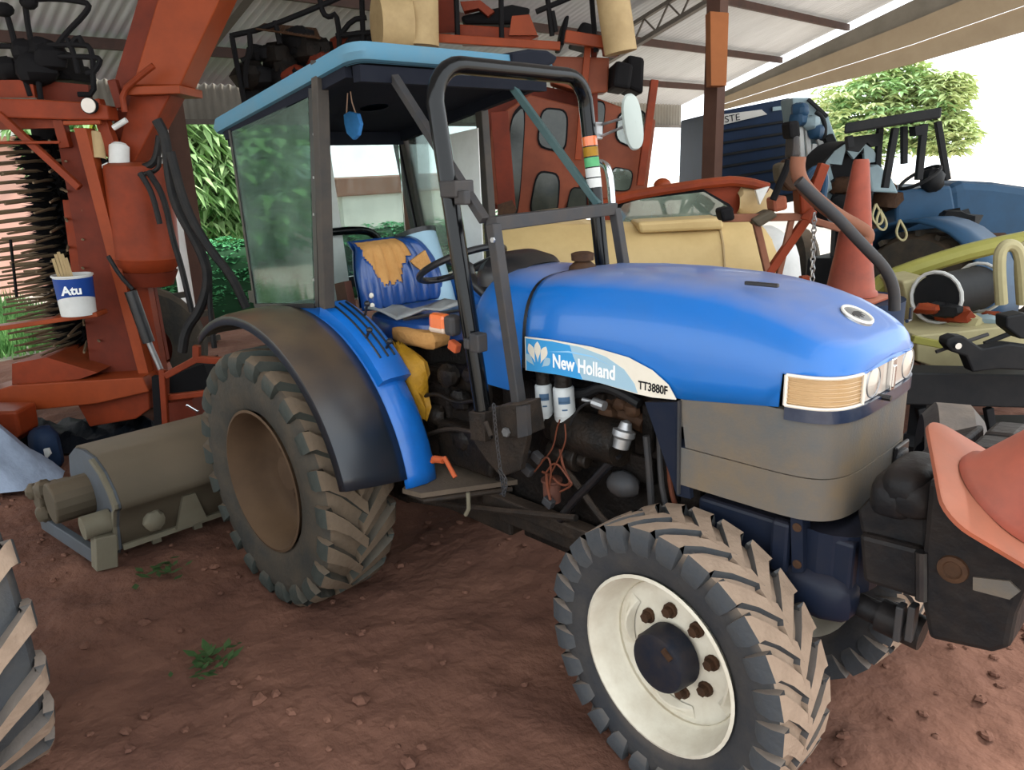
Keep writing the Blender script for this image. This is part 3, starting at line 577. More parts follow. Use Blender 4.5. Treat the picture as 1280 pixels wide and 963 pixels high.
# decal
D0 = -.3295; mb = MB()
top = [(656, 421), (690, 425), (740, 434), (785, 447), (815, 463), (835, 481), (845, 499)]; bot = [(845, 500), (815, 497), (797, 493), (750, 479), (700, 469), (657, 463)]
def flat(name, px, y, material, parent, th=.0012):
    mb = MB(); mb.prism([P(a, b, 'y', y) for a, b in px], (0, th, 0)); return mb.build(name, material, parent)
dc = flat('decal', top+bot, D0, 'decal_white', hood, .0025)
flat('decal_field', [(657, 423), (690, 427), (725, 434), (757, 446), (780, 462), (793, 480), (797, 492), (750, 479), (700, 469), (658, 463)], D0-.0007, 'decal_pale', dc)
flat('decal_field', [(657, 423), (690, 427), (712, 432), (716, 445), (728, 475), (700, 469), (658, 463)], D0-.0014, 'decal_blue', dc)
flat('decal_stripe', [(685, 440), (710, 439), (740, 445), (768, 460), (742, 447), (710, 441)], D0-.002, 'decal_line', dc, .0004)
def petal(cx, cy, ang, L, wd):
    o = []
    for t in [i/10 for i in range(11)]:
        o.append((L*(.30+.70*t), wd*math.sin(math.pi*min(1, t*1.0)**1.6*.999)*.5+.0))
    pts = o+[(a, -b) for a, b in o[-2:0:-1]]
    ca, sa = math.cos(R(ang)), math.sin(R(ang)); return [(cx+a*ca-b*sa, 0, cy+a*sa+b*ca) for a, b in pts]
base = P(673, 462, 'y', D0)
for ang, L, wd in ((90, .112, .033), (114, .108, .033), (66, .108, .033), (138, .084, .029), (42, .084, .029)):
    mb = MB(); mb.prism([(x, D0-.0022, z) for x, _, z in petal(base.x, base.z-.005, ang, L, wd)], (0, .0006, 0)); mb.build('leaf_mark', 'decal_white' if abs(ang-90) < 40 else 'decal_pale', dc)
a = P(690, 450, 'y', D0); b = P(777, 480, 'y', D0); slope = math.atan2(1.288-1.286, .3)
text('lettering', 'New Holland', .070, (P(691, 452, 'y', D0).x, D0-.0024, 1.3165), (R(90), 0, 0), 'print_white', dc, .76, bold=.0017)
text('lettering', 'TT3880F', .040, (P(798, 493, 'y', D0).x, D0-.0012, 1.303), (R(90), 0, 0), 'print_black', dc, .78, bold=.0008)
# ---- scuttle (blue cowl) and instrument panel
def cowl_row(x, wv, zb, zt, n=3.2, m=28):
    f = lambda t, e: math.copysign(abs(t)**(2/e), t)
    return [(x, -wv*f(math.cos(math.pi*i/m), n), zb+(zt-zb)*f(math.sin(math.pi*i/m), n)) for i in range(m+1)]
mb = MB(); mb.grid([cowl_row(x, w_, zb, zt) for x, w_, zb, zt in ((.90, .16, 1.30, 1.46), (.915, .22, 1.27, 1.52), (.95, .27, 1.24, 1.575), (1.0, .30, 1.2, 1.61), (1.08, .315, 1.18, 1.63), (1.2, .322, 1.18, 1.632), (1.278, .322, 1.20, 1.622))]); mb.build('cowl', 'blue_paint', T, True)
mb = MB(); mb.grid([cowl_row(x, w_, 1.55, zt) for x, w_, zt in ((.86, .12, 1.60), (.88, .17, 1.655), (.94, .2, 1.68), (1.03, .19, 1.665), (1.10, .14, 1.635))]); mb.build('instrument_panel', 'black_metal', T, True)
mb = MB(); mb.lathe([(0, .056), (.012, .052), (.03, .03), (.034, .044), (.06, .046), (.066, .03), (.066, 0)], (1.315, 0, 1.625), (0, 0, 1), 16); mb.build('radiator_cap', 'bolt_rust', T, True)
# ---- steering
SC = Vector((.60, -.01, 1.60)); sn = Vector((-.42, 0, .9)).normalized(); sx = Vector((0, 1, 0)); sy_ = sn.cross(sx); mb = MB()
mb.tube([SC+.205*(math.cos(k*math.pi/18)*sx+math.sin(k*math.pi/18)*sy_) for k in range(37)], .0155, 10); sw = mb.build('steering_wheel', 'black_metal', T, True)
for k in range(3): a = R(90+120*k); mb = MB(); mb.bar(SC-sn*.03, SC+.2*(math.cos(a)*sx+math.sin(a)*sy_), .022, .01); mb.build('spoke', 'black_metal', sw)
mb = MB(); mb.lathe([(-.05, .045), (.0, .05), (.015, .04), (.018, 0)], SC-sn*.02, sn, 16); mb.build('wheel_boss', 'black_metal', sw, True)
mb = MB(); mb.tube([SC-sn*.05, Vector((.92, 0, 1.38))], .03, 12); mb.build('steering_column', 'black_metal', T, True)
# ---- seat
seat = thing; bx, bz, tilt = .10, 1.37, R(12)
def seat_pt(u, v):           # u across (-1..1), v up (0..1) on the back rest
    y = u*.255*(1-.30*max(0, (v-.35)/.65)**2)-.02*v; rib = .014*abs(math.sin(u*math.pi*3.5)); z = v*.325
    edge = max(0, abs(u)-.8)/.2; fx = .055*math.sin(math.pi*min(1, max(0, v*.9+.1)))**.5+rib-.05*edge**2-.035*max(0, (v-.9)/.1)**2
    bulge = -.05*u*u*-.5
    return Vector((bx+fx+bulge-z*math.sin(tilt), y, bz+z*math.cos(tilt)))
NU, NV = 56, 30; vb = []; fb = []; fo = []
def torn(u, v):
    if u < -.50: lim = .36+(-.50-u)*1.25
    elif u < -.02: lim = .36
    elif u < .08: lim = .36+(u+.02)*2.6
    else: lim = .62+.5*(u-.08)
    return v > lim+.022*math.sin(u*31)+.012*math.sin(u*67) and u < .40 and u > -.97
for j in range(NV+1):
    for i in range(NU+1): vb.append(seat_pt(-1+2*i/NU, j/NV))
for j in range(NV):
    for i in range(NU):
        q = (j*(NU+1)+i, j*(NU+1)+i+1, (j+1)*(NU+1)+i+1, (j+1)*(NU+1)+i); (fo if torn(-1+2*(i+.5)/NU, (j+.5)/NV) else fb).append(q)
mb = MB(); mb.add(vb, fb); back = mb.build('seat_back', 'seat_vinyl', T, True, angle=60); back['label'] = 'ribbed blue vinyl backrest'
so = back.modifiers.new('sheet', 'SOLIDIFY'); so.thickness = .006; so.offset = 1
mb = MB(); mb.add(vb, fo); fm = mb.build('torn_foam', 'foam_tan', back, True, angle=60); fm['label'] = 'tan foam showing through the torn vinyl'
mb = MB(); rows = []
for j in range(9):
    v = j/8; rows.append([seat_pt(u, v)-Vector((.02 if abs(u) > .99 else .09, 0, 0)) for u in (-1, -.9, -.5, 0, .5, .9, 1)])
mb.grid(rows); mb.build('back_shell', 'seat_vinyl', back, True, angle=60)
mb = MB(); c0 = seat_pt(.22, .66)+Vector((.02, 0, 0)); mb.prism([c0, c0+Vector((.0, .10, .045)), c0+Vector((.0, .13, -.02)), c0+Vector((.004, .09, -.075)), c0+Vector((.004, .03, -.03))], (.012, 0, 0)); mb.build('foam_flap', 'foam_tan', back)
for dz in (0, -.05): mb = MB(); mb.blob(seat_pt(-.86, .14)+Vector((.012, 0, dz+.03)), (.006, .014, .014), 10, 6); mb.build('seat_button', 'lamp_rim', back, True)
mb = MB(); mb.blob((.36, 0, 1.30), (.27, .25, .075), 20, 10, 0, .45); cush = mb.build('seat_cushion', 'seat_vinyl', T, True)
mb = MB(); mb.blob((.50, -.20, 1.285), (.17, .075, .045), 14, 8, .06, .6); mb.build('torn_foam', 'foam_tan', cush, True)
mb = MB(); mb.bb((.16, -.2, 1.1), (.56, .2, 1.24)); mb.bb((.1, -.26, .92), (.75, .26, 1.1)); mb.build('seat_base', 'engine_dark', T, bevel=.02)
mb = MB(); q = P(432, 395, 'y', -.3); mb.prism([P(a, b, 'y', -.28) for a, b in ((418, 355), (430, 352), (437, 385), (424, 392))], (0, .04, 0)); mb.build('seat_bracket', 'bowl_pink', T)
# ---- fenders
def fender(s):
    mb = MB(); rows = []
    for y, dr in ((.84, -.035), (.835, 0), (.80, .008), (.70, .015), (.60, .012), (.545, .0)):
        a0_ = 13-(.84-y)*10
        rows.append([(.0+(.795+dr)*math.cos(R(a)), s*y, .62+(.795+dr)*math.sin(R(a))) for a in [a0_+(126-a0_)*i/30 for i in range(31)]])
    mb.grid(rows); f = mb.build('fender', 'fender_black', T, True, angle=60); f['label'] = 'black mudguard arch, dusty on top'
    so = f.modifiers.new('sheet', 'SOLIDIFY'); so.thickness = .012; so.offset = 0
    mb = MB(); rows = []
    for y, r_ in ((.55, .785), (.53, .80), (.46, .815), (.40, .80), (.375, .77), (.372, .68)):
        rows.append([(.0+r_*math.cos(R(a)), s*y, .62+r_*math.sin(R(a))) for a in range(7, 126, 4)])
    mb.grid(rows); f2 = mb.build('fender_inner', 'blue_panel', T, True, angle=50); f2['label'] = 'blue inner mudguard panel'
    so = f2.modifiers.new('sheet', 'SOLIDIFY'); so.thickness = .01; so.offset = 0
    mb = MB(); rows = []                                   # raised lever console on the blue panel
    for y, r_ in ((.535, .80), (.53, .85), (.50, .862), (.40, .86), (.378, .845), (.376, .79)):
        rows.append([(.0+r_*math.cos(R(a)), s*y, .62+r_*math.sin(R(a))) for a in range(40, 79, 3)])
    mb.grid(rows); n = len(rows[0]); mb.f += [[i*n for i in range(6)], [i*n+n-1 for i in range(6)][::-1]]; mb.mi += [0, 0]
    cs = mb.build('lever_console', 'blue_panel', f2, True, angle=40)
    for y in (.49, .45, .415):
        mb = MB(); mb.tube([((.8635)*math.cos(R(a)), s*y, .62+.8635*math.sin(R(a))) for a in range(47, 76, 3)], .005, 6); mb.build('lever_slot', 'black_metal', cs)
    if s < 0:
        for y, a, l in ((.49, 55, .05), (.43, 50, .045), (.40, 65, .06)):
            mb = MB(); d = Vector((math.cos(R(a)), 0, math.sin(R(a)))); b0 = Vector((0, s*y, .62))+d*.86; mb.tube([b0, b0+d*l], .006, 8); mb.blob(b0+d*l, (.016, .014, .014), 8, 6); mb.build('control_lever', 'black_metal', cs, True)
fender(-1); fender(1)
# ---- step, lever, bracket and chain
mb = MB(); mb.prism([P(a, b, 'z', .715) for a, b in ((503, 611), (526, 617), (668, 597), (655, 585), (560, 566), (535, 580))], (0, 0, -.022)); st = mb.build('step_plate', 'step_dusty', T); st['label'] = 'dusty worn steel step plate'
mb = MB(); mb.tube([P(505, 614, 'z', .68), P(530, 626, 'z', .67), P(640, 612, 'z', .67)], .012, 8); mb.build('step_bar', 'dirty_iron', T, True)
ptube('step_stay', [(585, 616), (586, 636), (582, 644)], -.42, .009, 'mower_edge', 0)
ptube('foot_lever', [(540, 577), (556, 573), (569, 597)], -.50, .010, 'orange_plastic', 0, 8, 'small orange hand lever')
mb = MB(); q = P(548, 575, 'y', -.50); mb.tube([q-Vector((.03, 0, .004)), q+Vector((.03, 0, .006))], .015, 10); mb.build('lever_grip', 'orange_plastic', T, True)
# bracket at the foot of the hoop
YB = -.45
mb = MB(); mb.prism([P(a, b, 'y', YB-.04) for a, b in ((585, 515), (605, 517), (606, 553), (588, 550))], (0, .12, 0)); mb.prism([P(a, b, 'y', YB-.03) for a, b in ((624, 507), (652, 505), (658, 545), (628, 548))], (0, .10, 0)); mb.prism([P(a, b, 'y', YB) for a, b in ((590, 512), (655, 505), (658, 550), (650, 588), (626, 597), (609, 577), (590, 550))], (0, .03, 0)); br = mb.build('hoop_bracket', 'dirty_iron', T, bevel=.004)
mb = MB(); mb.prism([P(a, b, 'y', YB-.045) for a, b in ((645, 509), (658, 507), (660, 545), (647, 548))], (0, .02, 0)); mb.build('bracket_tab', 'steel_grey', br)
q = P(634, 540, 'y', YB-.035); mb = MB(); mb.cyl(q, q+Vector((0, -.012, 0)), .018, 6); mb.build('bolt', 'silver', br, True)
mb = MB(); mb.tube([P(607, 527, 'y', YB-.06), P(614, 545, 'y', YB-.06)], .010, 8); mb.build('locking_pin', 'dirty_iron', br, True)
def chain(pts, y, n, parent, r=.0022, L=.018):
    mb = MB(); P0 = [P(a, b, 'y', y) for a, b in pts]; seg = []
    for i in range(n):
        t = i/(n-1)*(len(P0)-1); k = min(int(t), len(P0)-2); q = P0[k].lerp(P0[k+1], t-k); seg.append(q)
    for i, q in enumerate(seg[:-1]):
        d = (seg[i+1]-q); c = q+d*.5; d.normalize(); s_ = Vector((1, 0, 0)) if i % 2 else Vector((0, 1, 0)); s_ = (s_-d*s_.dot(d)).normalized(); hl_ = (seg[i+1]-q).length*.68
        mb.tube([c+d*hl_*math.cos(k*math.pi/4)+s_*.0065*math.sin(k*math.pi/4) for k in range(9)], r, 5, cap=False)
    return mb.build('chain', 'steel_grey', parent, True)
chain([(617, 505), (619, 530), (622, 560), (626, 590), (630, 620)], YB-.07, 22, br); chain([(624, 588), (633, 600), (632, 614), (626, 618)], YB-.075, 8, br)
# ---- roll hoop and bonnet guard
def hoop_pts():
    a = Vector((1.205, -.45, 1.02)); b = Vector((1.022, -.45, 2.30)); c = Vector((.965, .45, 2.25)); d = Vector((1.06, .45, 1.50)); o = [a]
    top = 2.385; rr = .13
    for k in range(7): t = R(90*k/6); o.append(Vector((1.015, -.45+rr-rr*math.cos(t), top-rr+rr*math.sin(t))))
    for k in range(7): t = R(90*k/6); o.append(Vector((.965, .45-rr+rr*math.sin(t), top-rr+rr*math.cos(t))))
    return o+[d]
mb = MB(); mb.tube(hoop_pts(), .033, 18); hp = mb.build('roll_hoop', 'tube_black', T, True); hp['label'] = 'bent black tube hoop over the bonnet'
for k, (z, colr) in enumerate(((2.135, 'amber'), (2.09, 'yellow_bag'), (2.045, 'leaf_hedge'), (2.0, 'white_plastic'), (1.955, 'white_plastic'))):
    t = (2.25-z)/.75; q = Vector((.965+.095*t, .45, z)); d = Vector((.095, 0, -.75)).normalized(); mb = MB(); mb.cyl(q, q+d*.04, .0342, 18); mb.build('sticker', colr, hp, True)
q = P(571, 236, 'y', -.45); mb = MB(); mb.box(q, (.09, .09, .06)); mb.box(q+Vector((.05, -.02, -.03)), (.06, .03, .05)); mb.build('hoop_clamp', 'steel_grey', T, bevel=.006)
ga, gb = P(614, 280, 'y', -.43), P(766, 261, 'y', .43)
mb = MB(); mb.bar(ga, gb, .052, .05); mb.build('guard_crossbar', 'steel_grey', T, bevel=.004)
mb = MB(); mb.bar(ga+Vector((.01, .0, 0)), P(654, 540, 'y', -.42), .042, .04, (1, 0, 0)); gpst = mb.build('guard_post', 'steel_grey', T, bevel=.004)
q = P(617, 300, 'y', -.455); mb = MB(); mb.cyl(q, q-Vector((0, .008, 0)), .01, 6); mb.build('bolt', 'silver', gpst, True)
mb = MB(); mb.bar(gb+Vector((.01, 0, 0)), P(785, 365, 'y', .42), .042, .04, (1, 0, 0)); mb.build('guard_post', 'steel_grey', T, bevel=.004)
mb = MB(); mb.bar(P(490, 93, 'x', .64), P(606, 276, 'y', -.44), .035, .03); mb.build('guard_brace', 'steel_grey', T, bevel=.003)
mb = MB(); mb.bar(P(640, 108, 'x', .64), P(748, 256, 'y', .43), .035, .03); mb.build('guard_brace', 'teal_brace', T, bevel=.003)
mb = MB(); mb.tube([P(741, 205, 'y', .55), P(752, 203, 'y', .55), P(762, 212, 'y', .55), P(766, 270, 'y', .55)], .018, 12, smooth=2); mb.build('grab_rail', 'chrome', T, True)
mb = MB(); mb.tube([P(405, 291, 'x', -.42), P(452, 287, 'x', -.42), P(470, 293, 'x', -.42), P(486, 322, 'x', -.42)], .022, 12, smooth=2); mb.build('grab_rail', 'tube_black', T, True)
# mirror
q = P(789, 153, 'y', .52); mb = MB(); f = lambda a: math.copysign(abs(a)**.75, a)
tw = Matrix.Rotation(R(-20), 3, 'Z') @ Matrix.Rotation(R(10), 3, 'X')
mb.grid([[q+tw @ Vector((dx, .047*rr*f(math.cos(k*math.pi/14)), .118*rr*f(math.sin(k*math.pi/14)))) for k in range(28)] for dx, rr in ((.0, .02), (.0, .95), (.008, 1), (.02, .95), (.03, .6), (.032, .02))], True); mi = mb.build('mirror', 'mirror_grey', T, True)
mb = MB(); a = P(738, 160, 'y', .5); mb.tube([a, q+Vector((.02, 0, .03))], .006, 8); mb.tube([P(740, 175, 'y', .5), q+Vector((.02, 0, .0))], .006, 8); mb.build('mirror_arm', 'silver', T, True)
mb = MB(); mb.box(P(744, 164, 'y', .49), (.05, .05, .075)); mb.build('mirror_clamp', 'silver', T, bevel=.006)
# indicator lamp on the hoop leg
q = P(560, 405, 'y', -.47); mb = MB(); mb.box(q-Vector((.045, 0, 0)), (.10, .05, .075)); tl = mb.build('indicator_lamp', 'amber', T, bevel=.018); tl['label'] = 'amber and clear indicator lamp'
mb = MB(); mb.box(q+Vector((.028, 0, -.002)), (.055, .056, .08)); mb.build('lamp_body', 'steel_grey', tl, bevel=.016); mb = MB(); mb.box(q-Vector((.045, .002, .026)), (.096, .05, .025)); mb.build('clear_lens', 'amber_pale', tl, bevel=.01)
mb = MB(); mb.box(P(598, 428, 'y', -.48), (.05, .05, .07)); mb.box(P(592, 428, 'y', -.47), (.03, .08, .04)); mb.build('hoop_latch', 'steel_grey', T, bevel=.006)
mb = MB(); mb.box(P(568, 433, 'y', -.44), (.05, .03, .04), Matrix.Rotation(R(20), 3, 'Y')); mb.build('reflector', 'orange_plastic', T, bevel=.006)
ptube('handbrake', [(505, 400), (545, 392), (580, 388)], -.40, .006, 'black_metal', 1)
# gear housing clutter under the seat
mb = MB(); mb.bb((.55, -.24, .86), (1.0, -.1, 1.16)); mb.bb((.7, -.3, .75), (1.05, -.15, .95)); mb.build('gear_housing', 'engine_oily', T, bevel=.015)
for (px, py, rr) in ((560, 470, .05), (575, 500, .045), (590, 470, .04), (545, 520, .05), (580, 550, .05)):
    mb = MB(); mb.blob(P(px, py, 'y', -.28), (rr*1.2, rr*.7, rr), 10, 6, .14, .8); mb.build('valve_block', 'engine_oily', T, True)
ptube('hydraulic_pipe', [(520, 500), (545, 490), (570, 505), (595, 500)], -.32, .009, 'engine_oily'); ptube('hydraulic_pipe', [(530, 545), (560, 535), (590, 540)], -.32, .010, 'dirty_iron')
# ---- canopy cab
def canopy_pt(x, y, dz=0): return Vector((x, y, 2.352+.162*x+dz))
rows = []; mb = MB()
def ring(x0, x1, hy, z): 
    o = []; r_ = .07
    for cx, cy, a0 in ((x1-r_, hy-r_, 0), (x0+r_, hy-r_, 90), (x0+r_, -hy+r_, 180), (x1-r_, -hy+r_, 270)):
        for k in range(5): a = R(a0+22.5*k); o.append(canopy_pt(cx+r_*math.cos(a), cy+r_*math.sin(a), z))
    return o
mb.grid([ring(-.56, .66, .535, -.035), ring(-.59, .69, .565, -.03), ring(-.60, .70, .575, -.005), ring(-.59, .69, .565, .032), ring(-.53, .63, .50, .048), ring(-.1, .1, .1, .055), ring(-.0705, .0705, .0705, .055)], True)
rf = mb.build('cab_roof', 'roof_blue', T, True, angle=40); rf['label'] = 'faded blue canopy sloping down to the back'
mb = MB(); mb.grid([ring(-.57, .67, .545, -.034), ring(-.1, .1, .1, -.03), ring(-.0705, .0705, .0705, -.03)], True); mb.build('headliner', 'headliner', rf)
mb = MB(); mb.bar(canopy_pt(.64, -.52, -.07), canopy_pt(.64, .52, -.07), .05, .06); mb.bar(canopy_pt(-.50, -.52, -.07), canopy_pt(-.50, .52, -.07), .05, .07); mb.bar(canopy_pt(-.5, .52, -.06), canopy_pt(.6, .52, -.05), .04, .06); mb.bar(canopy_pt(-.5, -.53, -.05), canopy_pt(.6, -.53, -.05), .03, .05); mb.build('roof_frame', 'headliner', T)
mb = MB(); mb.prism([P(a, b, 'x', .712) for a, b in ((641, 65), (662, 61), (686, 63), (698, 71), (694, 79), (680, 85), (641, 84))], (-.34, 0, .0)); fl = mb.build('roof_flap', 'headliner', rf, bevel=.012); fl['label'] = 'torn black cover at the canopy corner'
pa, pb = P(399, 110, 'y', -.54), P(406, 384, 'y', -.54)
mb = MB(); mb.bar(pa+Vector((-.035, 0, 0)), pb+Vector((-.035, 0, 0)), .04, .03, (1, 0, 0)); mb.build('door_post_seal', 'black_metal', T)
mb = MB(); mb.bar(pa+Vector((.02, 0, .1)), pb+Vector((.02, 0, 0)), .055, .045, (1, 0, 0)); mb.build('cab_post', 'post_grey', T, bevel=.004)
for py in (168, 222, 268, 350):
    q = P(393, py, 'y', -.557); mb = MB(); mb.cyl(q, q-Vector((0, .005, 0)), .006, 8); mb.build('rivet', 'silver', T, True)
mb = MB(); mb.prism([P(a, b, 'y', -.545) for a, b in ((289, 165), (385, 121), (392, 379), (321, 380))], (0, .006, 0)); gl_ = mb.build('cab_side_pane', 'pane_green', T); gl_['label'] = 'dusty green side pane over the mudguard'
mb = MB(); mb.bar(P(288, 163, 'y', -.545), P(320, 382, 'y', -.545), .014, .02, (1, 0, 0)); mb.build('pane_edge', 'black_metal', T)
mb = MB(); mb.bar(P(320, 382, 'y', -.545), P(395, 382, 'y', -.545), .02, .02); mb.build('pane_sill', 'black_metal', T)
# far side: rear post, mid post, panes
ra, rb_ = P(483, 100, 'y', .54), P(522, 292, 'y', .54)
mb = MB(); mb.bar(ra, rb_+(rb_-ra)*.5, .06, .05, (1, 0, 0)); mb.build('cab_post', 'black_metal', T, bevel=.004); mb = MB(); mb.bar(ra+Vector((.05, 0, 0)), rb_+(rb_-ra)*.5+Vector((.05, 0, 0)), .035, .04, (1, 0, 0)); mb.build('cab_post', 'post_grey', T, bevel=.004)
ma, mb2 = P(600, 112, 'y', .54), P(614, 300, 'y', .54)
mb = MB(); mb.bar(ma, mb2+(mb2-ma)*.5, .05, .05, (1, 0, 0)); mb.build('cab_post', 'post_grey', T, bevel=.004)
mb = MB(); mb.prism([P(a, b, 'y', .54) for a, b in ((505, 130), (598, 125), (612, 350), (530, 350))], (0, .006, 0)); mb.build('cab_side_pane', 'pane_clear', T)
mb = MB(); mb.prism([(-.50, -.50, 1.45), (-.50, .50, 1.45), (-.50, .50, 2.17), (-.50, -.50, 2.17)], (.006, 0, 0)); mb.build('cab_rear_pane', 'pane_clear', T)
mb = MB(); mb.bar((-.50, -.52, 1.42), (-.50, .52, 1.42), .05, .06); mb.build('rear_sill', 'black_metal', T)
mb = MB(); mb.prism([P(a, b, 'y', .40) for a, b in ((562, 168), (597, 160), (604, 330), (588, 335))], (0, .006, 0)); mb.build('white_side_sheet', 'white_plastic', T)
mb = MB(); q = (P(402, 180, 'x', -.47), P(409, 180, 'x', -.47), P(441, 400, 'x', -.47), P(405, 400, 'x', -.47)); mb.prism(q, (.02, 0, 0)); mb.build('outside_wall_strip', 'white_plastic', T)  # white upright sheet added to stand in for the pale wall outside
# ---- things in and on the cab
q0 = P(437, 108, 'y', -.30); fr = thing('air_freshener', 'small blue shell-shaped air freshener hanging under the cab roof', 'air freshener', q0)
c = P(440, 155, 'y', -.30); mb = MB(); mb.prism([P(a, b, 'y', -.31) for a, b in ((429, 143), (436, 139), (446, 142), (450, 155), (447, 169), (441, 175), (433, 167), (430, 155))], (0, .02, 0)); mb.build('shell', 'freshener_blue', fr, bevel=.004)
mb = MB(); mb.tube([q0+Vector((0, 0, .05)), P(434, 124, 'y', -.30), P(433, 142, 'y', -.30)], .003, 6); mb.tube([P(437, 108, 'y', -.30), P(440, 128, 'y', -.30), P(445, 143, 'y', -.30)], .003, 6); mb.build('string', 'string_tan', fr, True)
mb = MB(); rows = []
for j in range(5):
    t = j/4; rows.append([P(lerp(a, a+6, t), lerp(b, c_, t), 'y', -.26+.16*t)+Vector((0, 0, .012*math.sin(i*2.1+j))) for i, (a, b, c_) in enumerate(((455, 384, 376), (475, 390, 380), (495, 396, 384), (510, 394, 384), (530, 388, 380), (550, 384, 376), (572, 380, 374)))])
mb.grid(rows); so_ = mb.build('grey_sheet', 'grey_sheet', smooth=True); tag(so_, 'crumpled pale grey sheet lying along the seat edge', 'sheet'); s_ = so_.modifiers.new('s', 'SOLIDIFY'); s_.thickness = .008
bgm = MB(); c = P(520, 455, 'y', -.30); rows = []
for j, (px, py, rw) in enumerate(((497, 430, .02), (505, 440, .055), (515, 452, .075), (520, 470, .075), (520, 490, .06), (527, 510, .045), (530, 525, .02))):
    cc = P(px, py, 'y', -.33); rows.append([cc+Vector((rw*math.cos(k*.5236)*(1+.3*math.sin(k*3+j)+random.uniform(-.15, .15)), rw*.7*math.sin(k*.5236), .014*math.sin(k*2+j))) for k in range(12)])
bgm.grid(rows, True); tag(bgm.build('yellow_bag', 'yellow_bag', smooth=True, angle=70), 'crumpled yellow plastic bag stuffed beside the blue mudguard', 'bag')
dr = thing('plastic_drum', 'pale blue drum with dark rim standing behind the seat', 'drum', P(545, 390, 'y', .30))
a, b = P(519, 296, 'y', .24), P(548, 392, 'y', .24); ax = (a-b); L = ax.length; ax.normalize(); mb = MB(); mb.lathe([(0, 0), (0, .11), (L*.3, .115), (L, .115)], b, ax, 24); mb.build('body', 'decal_pale', dr, True)
mb = MB(); mb.lathe([(L-.005, .0), (L-.005, .118), (L+.02, .12), (L+.022, .1), (L+.01, .0)], b, ax, 24); mb.build('rim', 'black_metal', dr, True)
# ---- front ballast
mb = MB(); mb.prism([P(a, b, 'y', -.26) for a, b in ((1070, 640), (1108, 600), (1160, 590), (1160, 690), (1130, 690), (1075, 668))], (0, .5, 0)); mb.prism([P(a, b, 'y', -.29) for a, b in ((1073, 668), (1152, 688), (1152, 752), (1078, 728))], (0, .56, 0)); cr = mb.build('weight_carrier', 'weight_black', T, bevel=.014); cr['label'] = 'black cast ballast carrier'
for k in range(4):
    y = -.31+.155*k; mb = MB(); mb.prism([P(a, b, 'y', -.31)+Vector((0, y+.31, 0)) for a, b in ((1160, 600), (1200, 606), (1290, 640), (1300, 700), (1270, 770), (1262, 812), (1240, 818), (1160, 800), (1152, 760), (1152, 690))], (0, .145, 0)); wb = mb.build('ballast_weight', 'weight_black', T, bevel=.016)
    if k == 0:
        q = P(1191, 712, 'y', -.312); mb = MB(); mb.lathe([(-.004, .038), (.006, .036), (.008, .024), (.002, .02), (.002, 0)], q, (0, -1, 0), 18); mb.build('weight_boss', 'bolt_rust', wb, True)
        mb = MB(); mb.prism([P(a, b, 'y', -.316) for a, b in ((1216, 722), (1262, 727), (1275, 740), (1262, 750), (1216, 738))], (0, .02, 0)); mb.build('worn_patch', 'grille_dusty', wb)
mb = MB(); mb.cyl(P(1152, 690, 'y', -.31), P(1152, 750, 'y', -.31), .016, 10); mb.build('carrier_pin', 'black_metal', cr, True)
mb = MB(); [mb.blob(P(a, b, 'y', -.2), (.06, .12, .06), 18, 10, .0, .6) for a, b in ((1128, 612), (1143, 600), (1152, 612))]; mb.build('tow_jaw', 'weight_black', T, True)
# traffic cone tipped on the ballast
def cone(name, label, base, axis, h, rb, rt, half, parent=None, n=36, xdir=None):
    t = thing(name, label, 'traffic cone', base); z = Vector(axis).normalized(); ref = Vector((0, 0, 1)) if abs(z.z) < .9 else Vector((1, 0, 0)); x = ref.cross(z).normalized()
    if xdir: x = (xdir-z*xdir.dot(z)).normalized()
    y = z.cross(x)
    mb = MB(); o = []; r_ = half*.35
    for sx_, sy2, a0 in ((1, 1, 0), (-1, 1, 90), (-1, -1, 180), (1, -1, 270)):
        for k in range(7): a = R(a0+15*k); o.append(((half-r_)*sx_+r_*math.cos(a), (half-r_)*sy2+r_*math.sin(a)))
    B = Vector(base); mb.grid([[B+x*a*f_+y*b*f_+z*hh for a, b in o] for hh, f_ in ((0, .01), (0, .97), (.004, 1), (.014, 1), (.018, .97), (.026, .5))], True); mb.build('base', 'cone_base', t, True, angle=40)
    mb = MB(); mb.lathe([(.026, rb*1.12), (.045, rb*1.1), (.055, rb*1.0), (h*.3, lerp(rb, rt, .3)), (h*.305, lerp(rb, rt, .3)*.985), (h*.6, lerp(rb, rt, .6)), (h*.985, rt*1.0), (h, rt*.85), (h, rt*.5), (h*.9, rt*.5)], B, z, n); mb.build('cone_body', 'cone_orange', t, True, angle=50); return t
cb = CAM+ray(1252, 634)*1.88
cone('traffic_cone', 'faded red traffic cone tipped over on the front weights of the blue tractor', cb, RT*.40+UP*.67-FW*.62, .70, .128, .035, .205, xdir=RT*.86-UP*.51)
# ================================================================ machines around the tractor
def plate(name, pts, h, th, material, parent, bevel=0, label=None):
    """upright plate: outline given on the upright plane h metres ahead of the camera, th metres thick going away"""
    mb = MB(); mb.prism([H(a, b, (c[0] if c else h)) for a, b, *c in pts], FH*th); o = mb.build(name, material, parent, bevel=bevel)
    if label: o['label'] = label
    return o
def htube(name, pts, h, r, material, parent, sm=2, n=9, label=None):
    mb = MB(); mb.tube([H(a, b, (c[0] if c else h)) for a, b, *c in pts], r, n, smooth=sm); o = mb.build(name, material, parent, True)
    if label: o['label'] = label
    return o
def hbar(name, a, b, h, w_, material, parent, hh=None):
    mb = MB(); mb.bar(H(*a, h) if len(a) == 2 else H(*a), H(*b, h) if len(b) == 2 else H(*b), w_, hh, up=FH); return mb.build(name, material, parent, bevel=.006)
FR = Vector((FH.y, -FH.x, 0))           # horizontal, to the right of the view
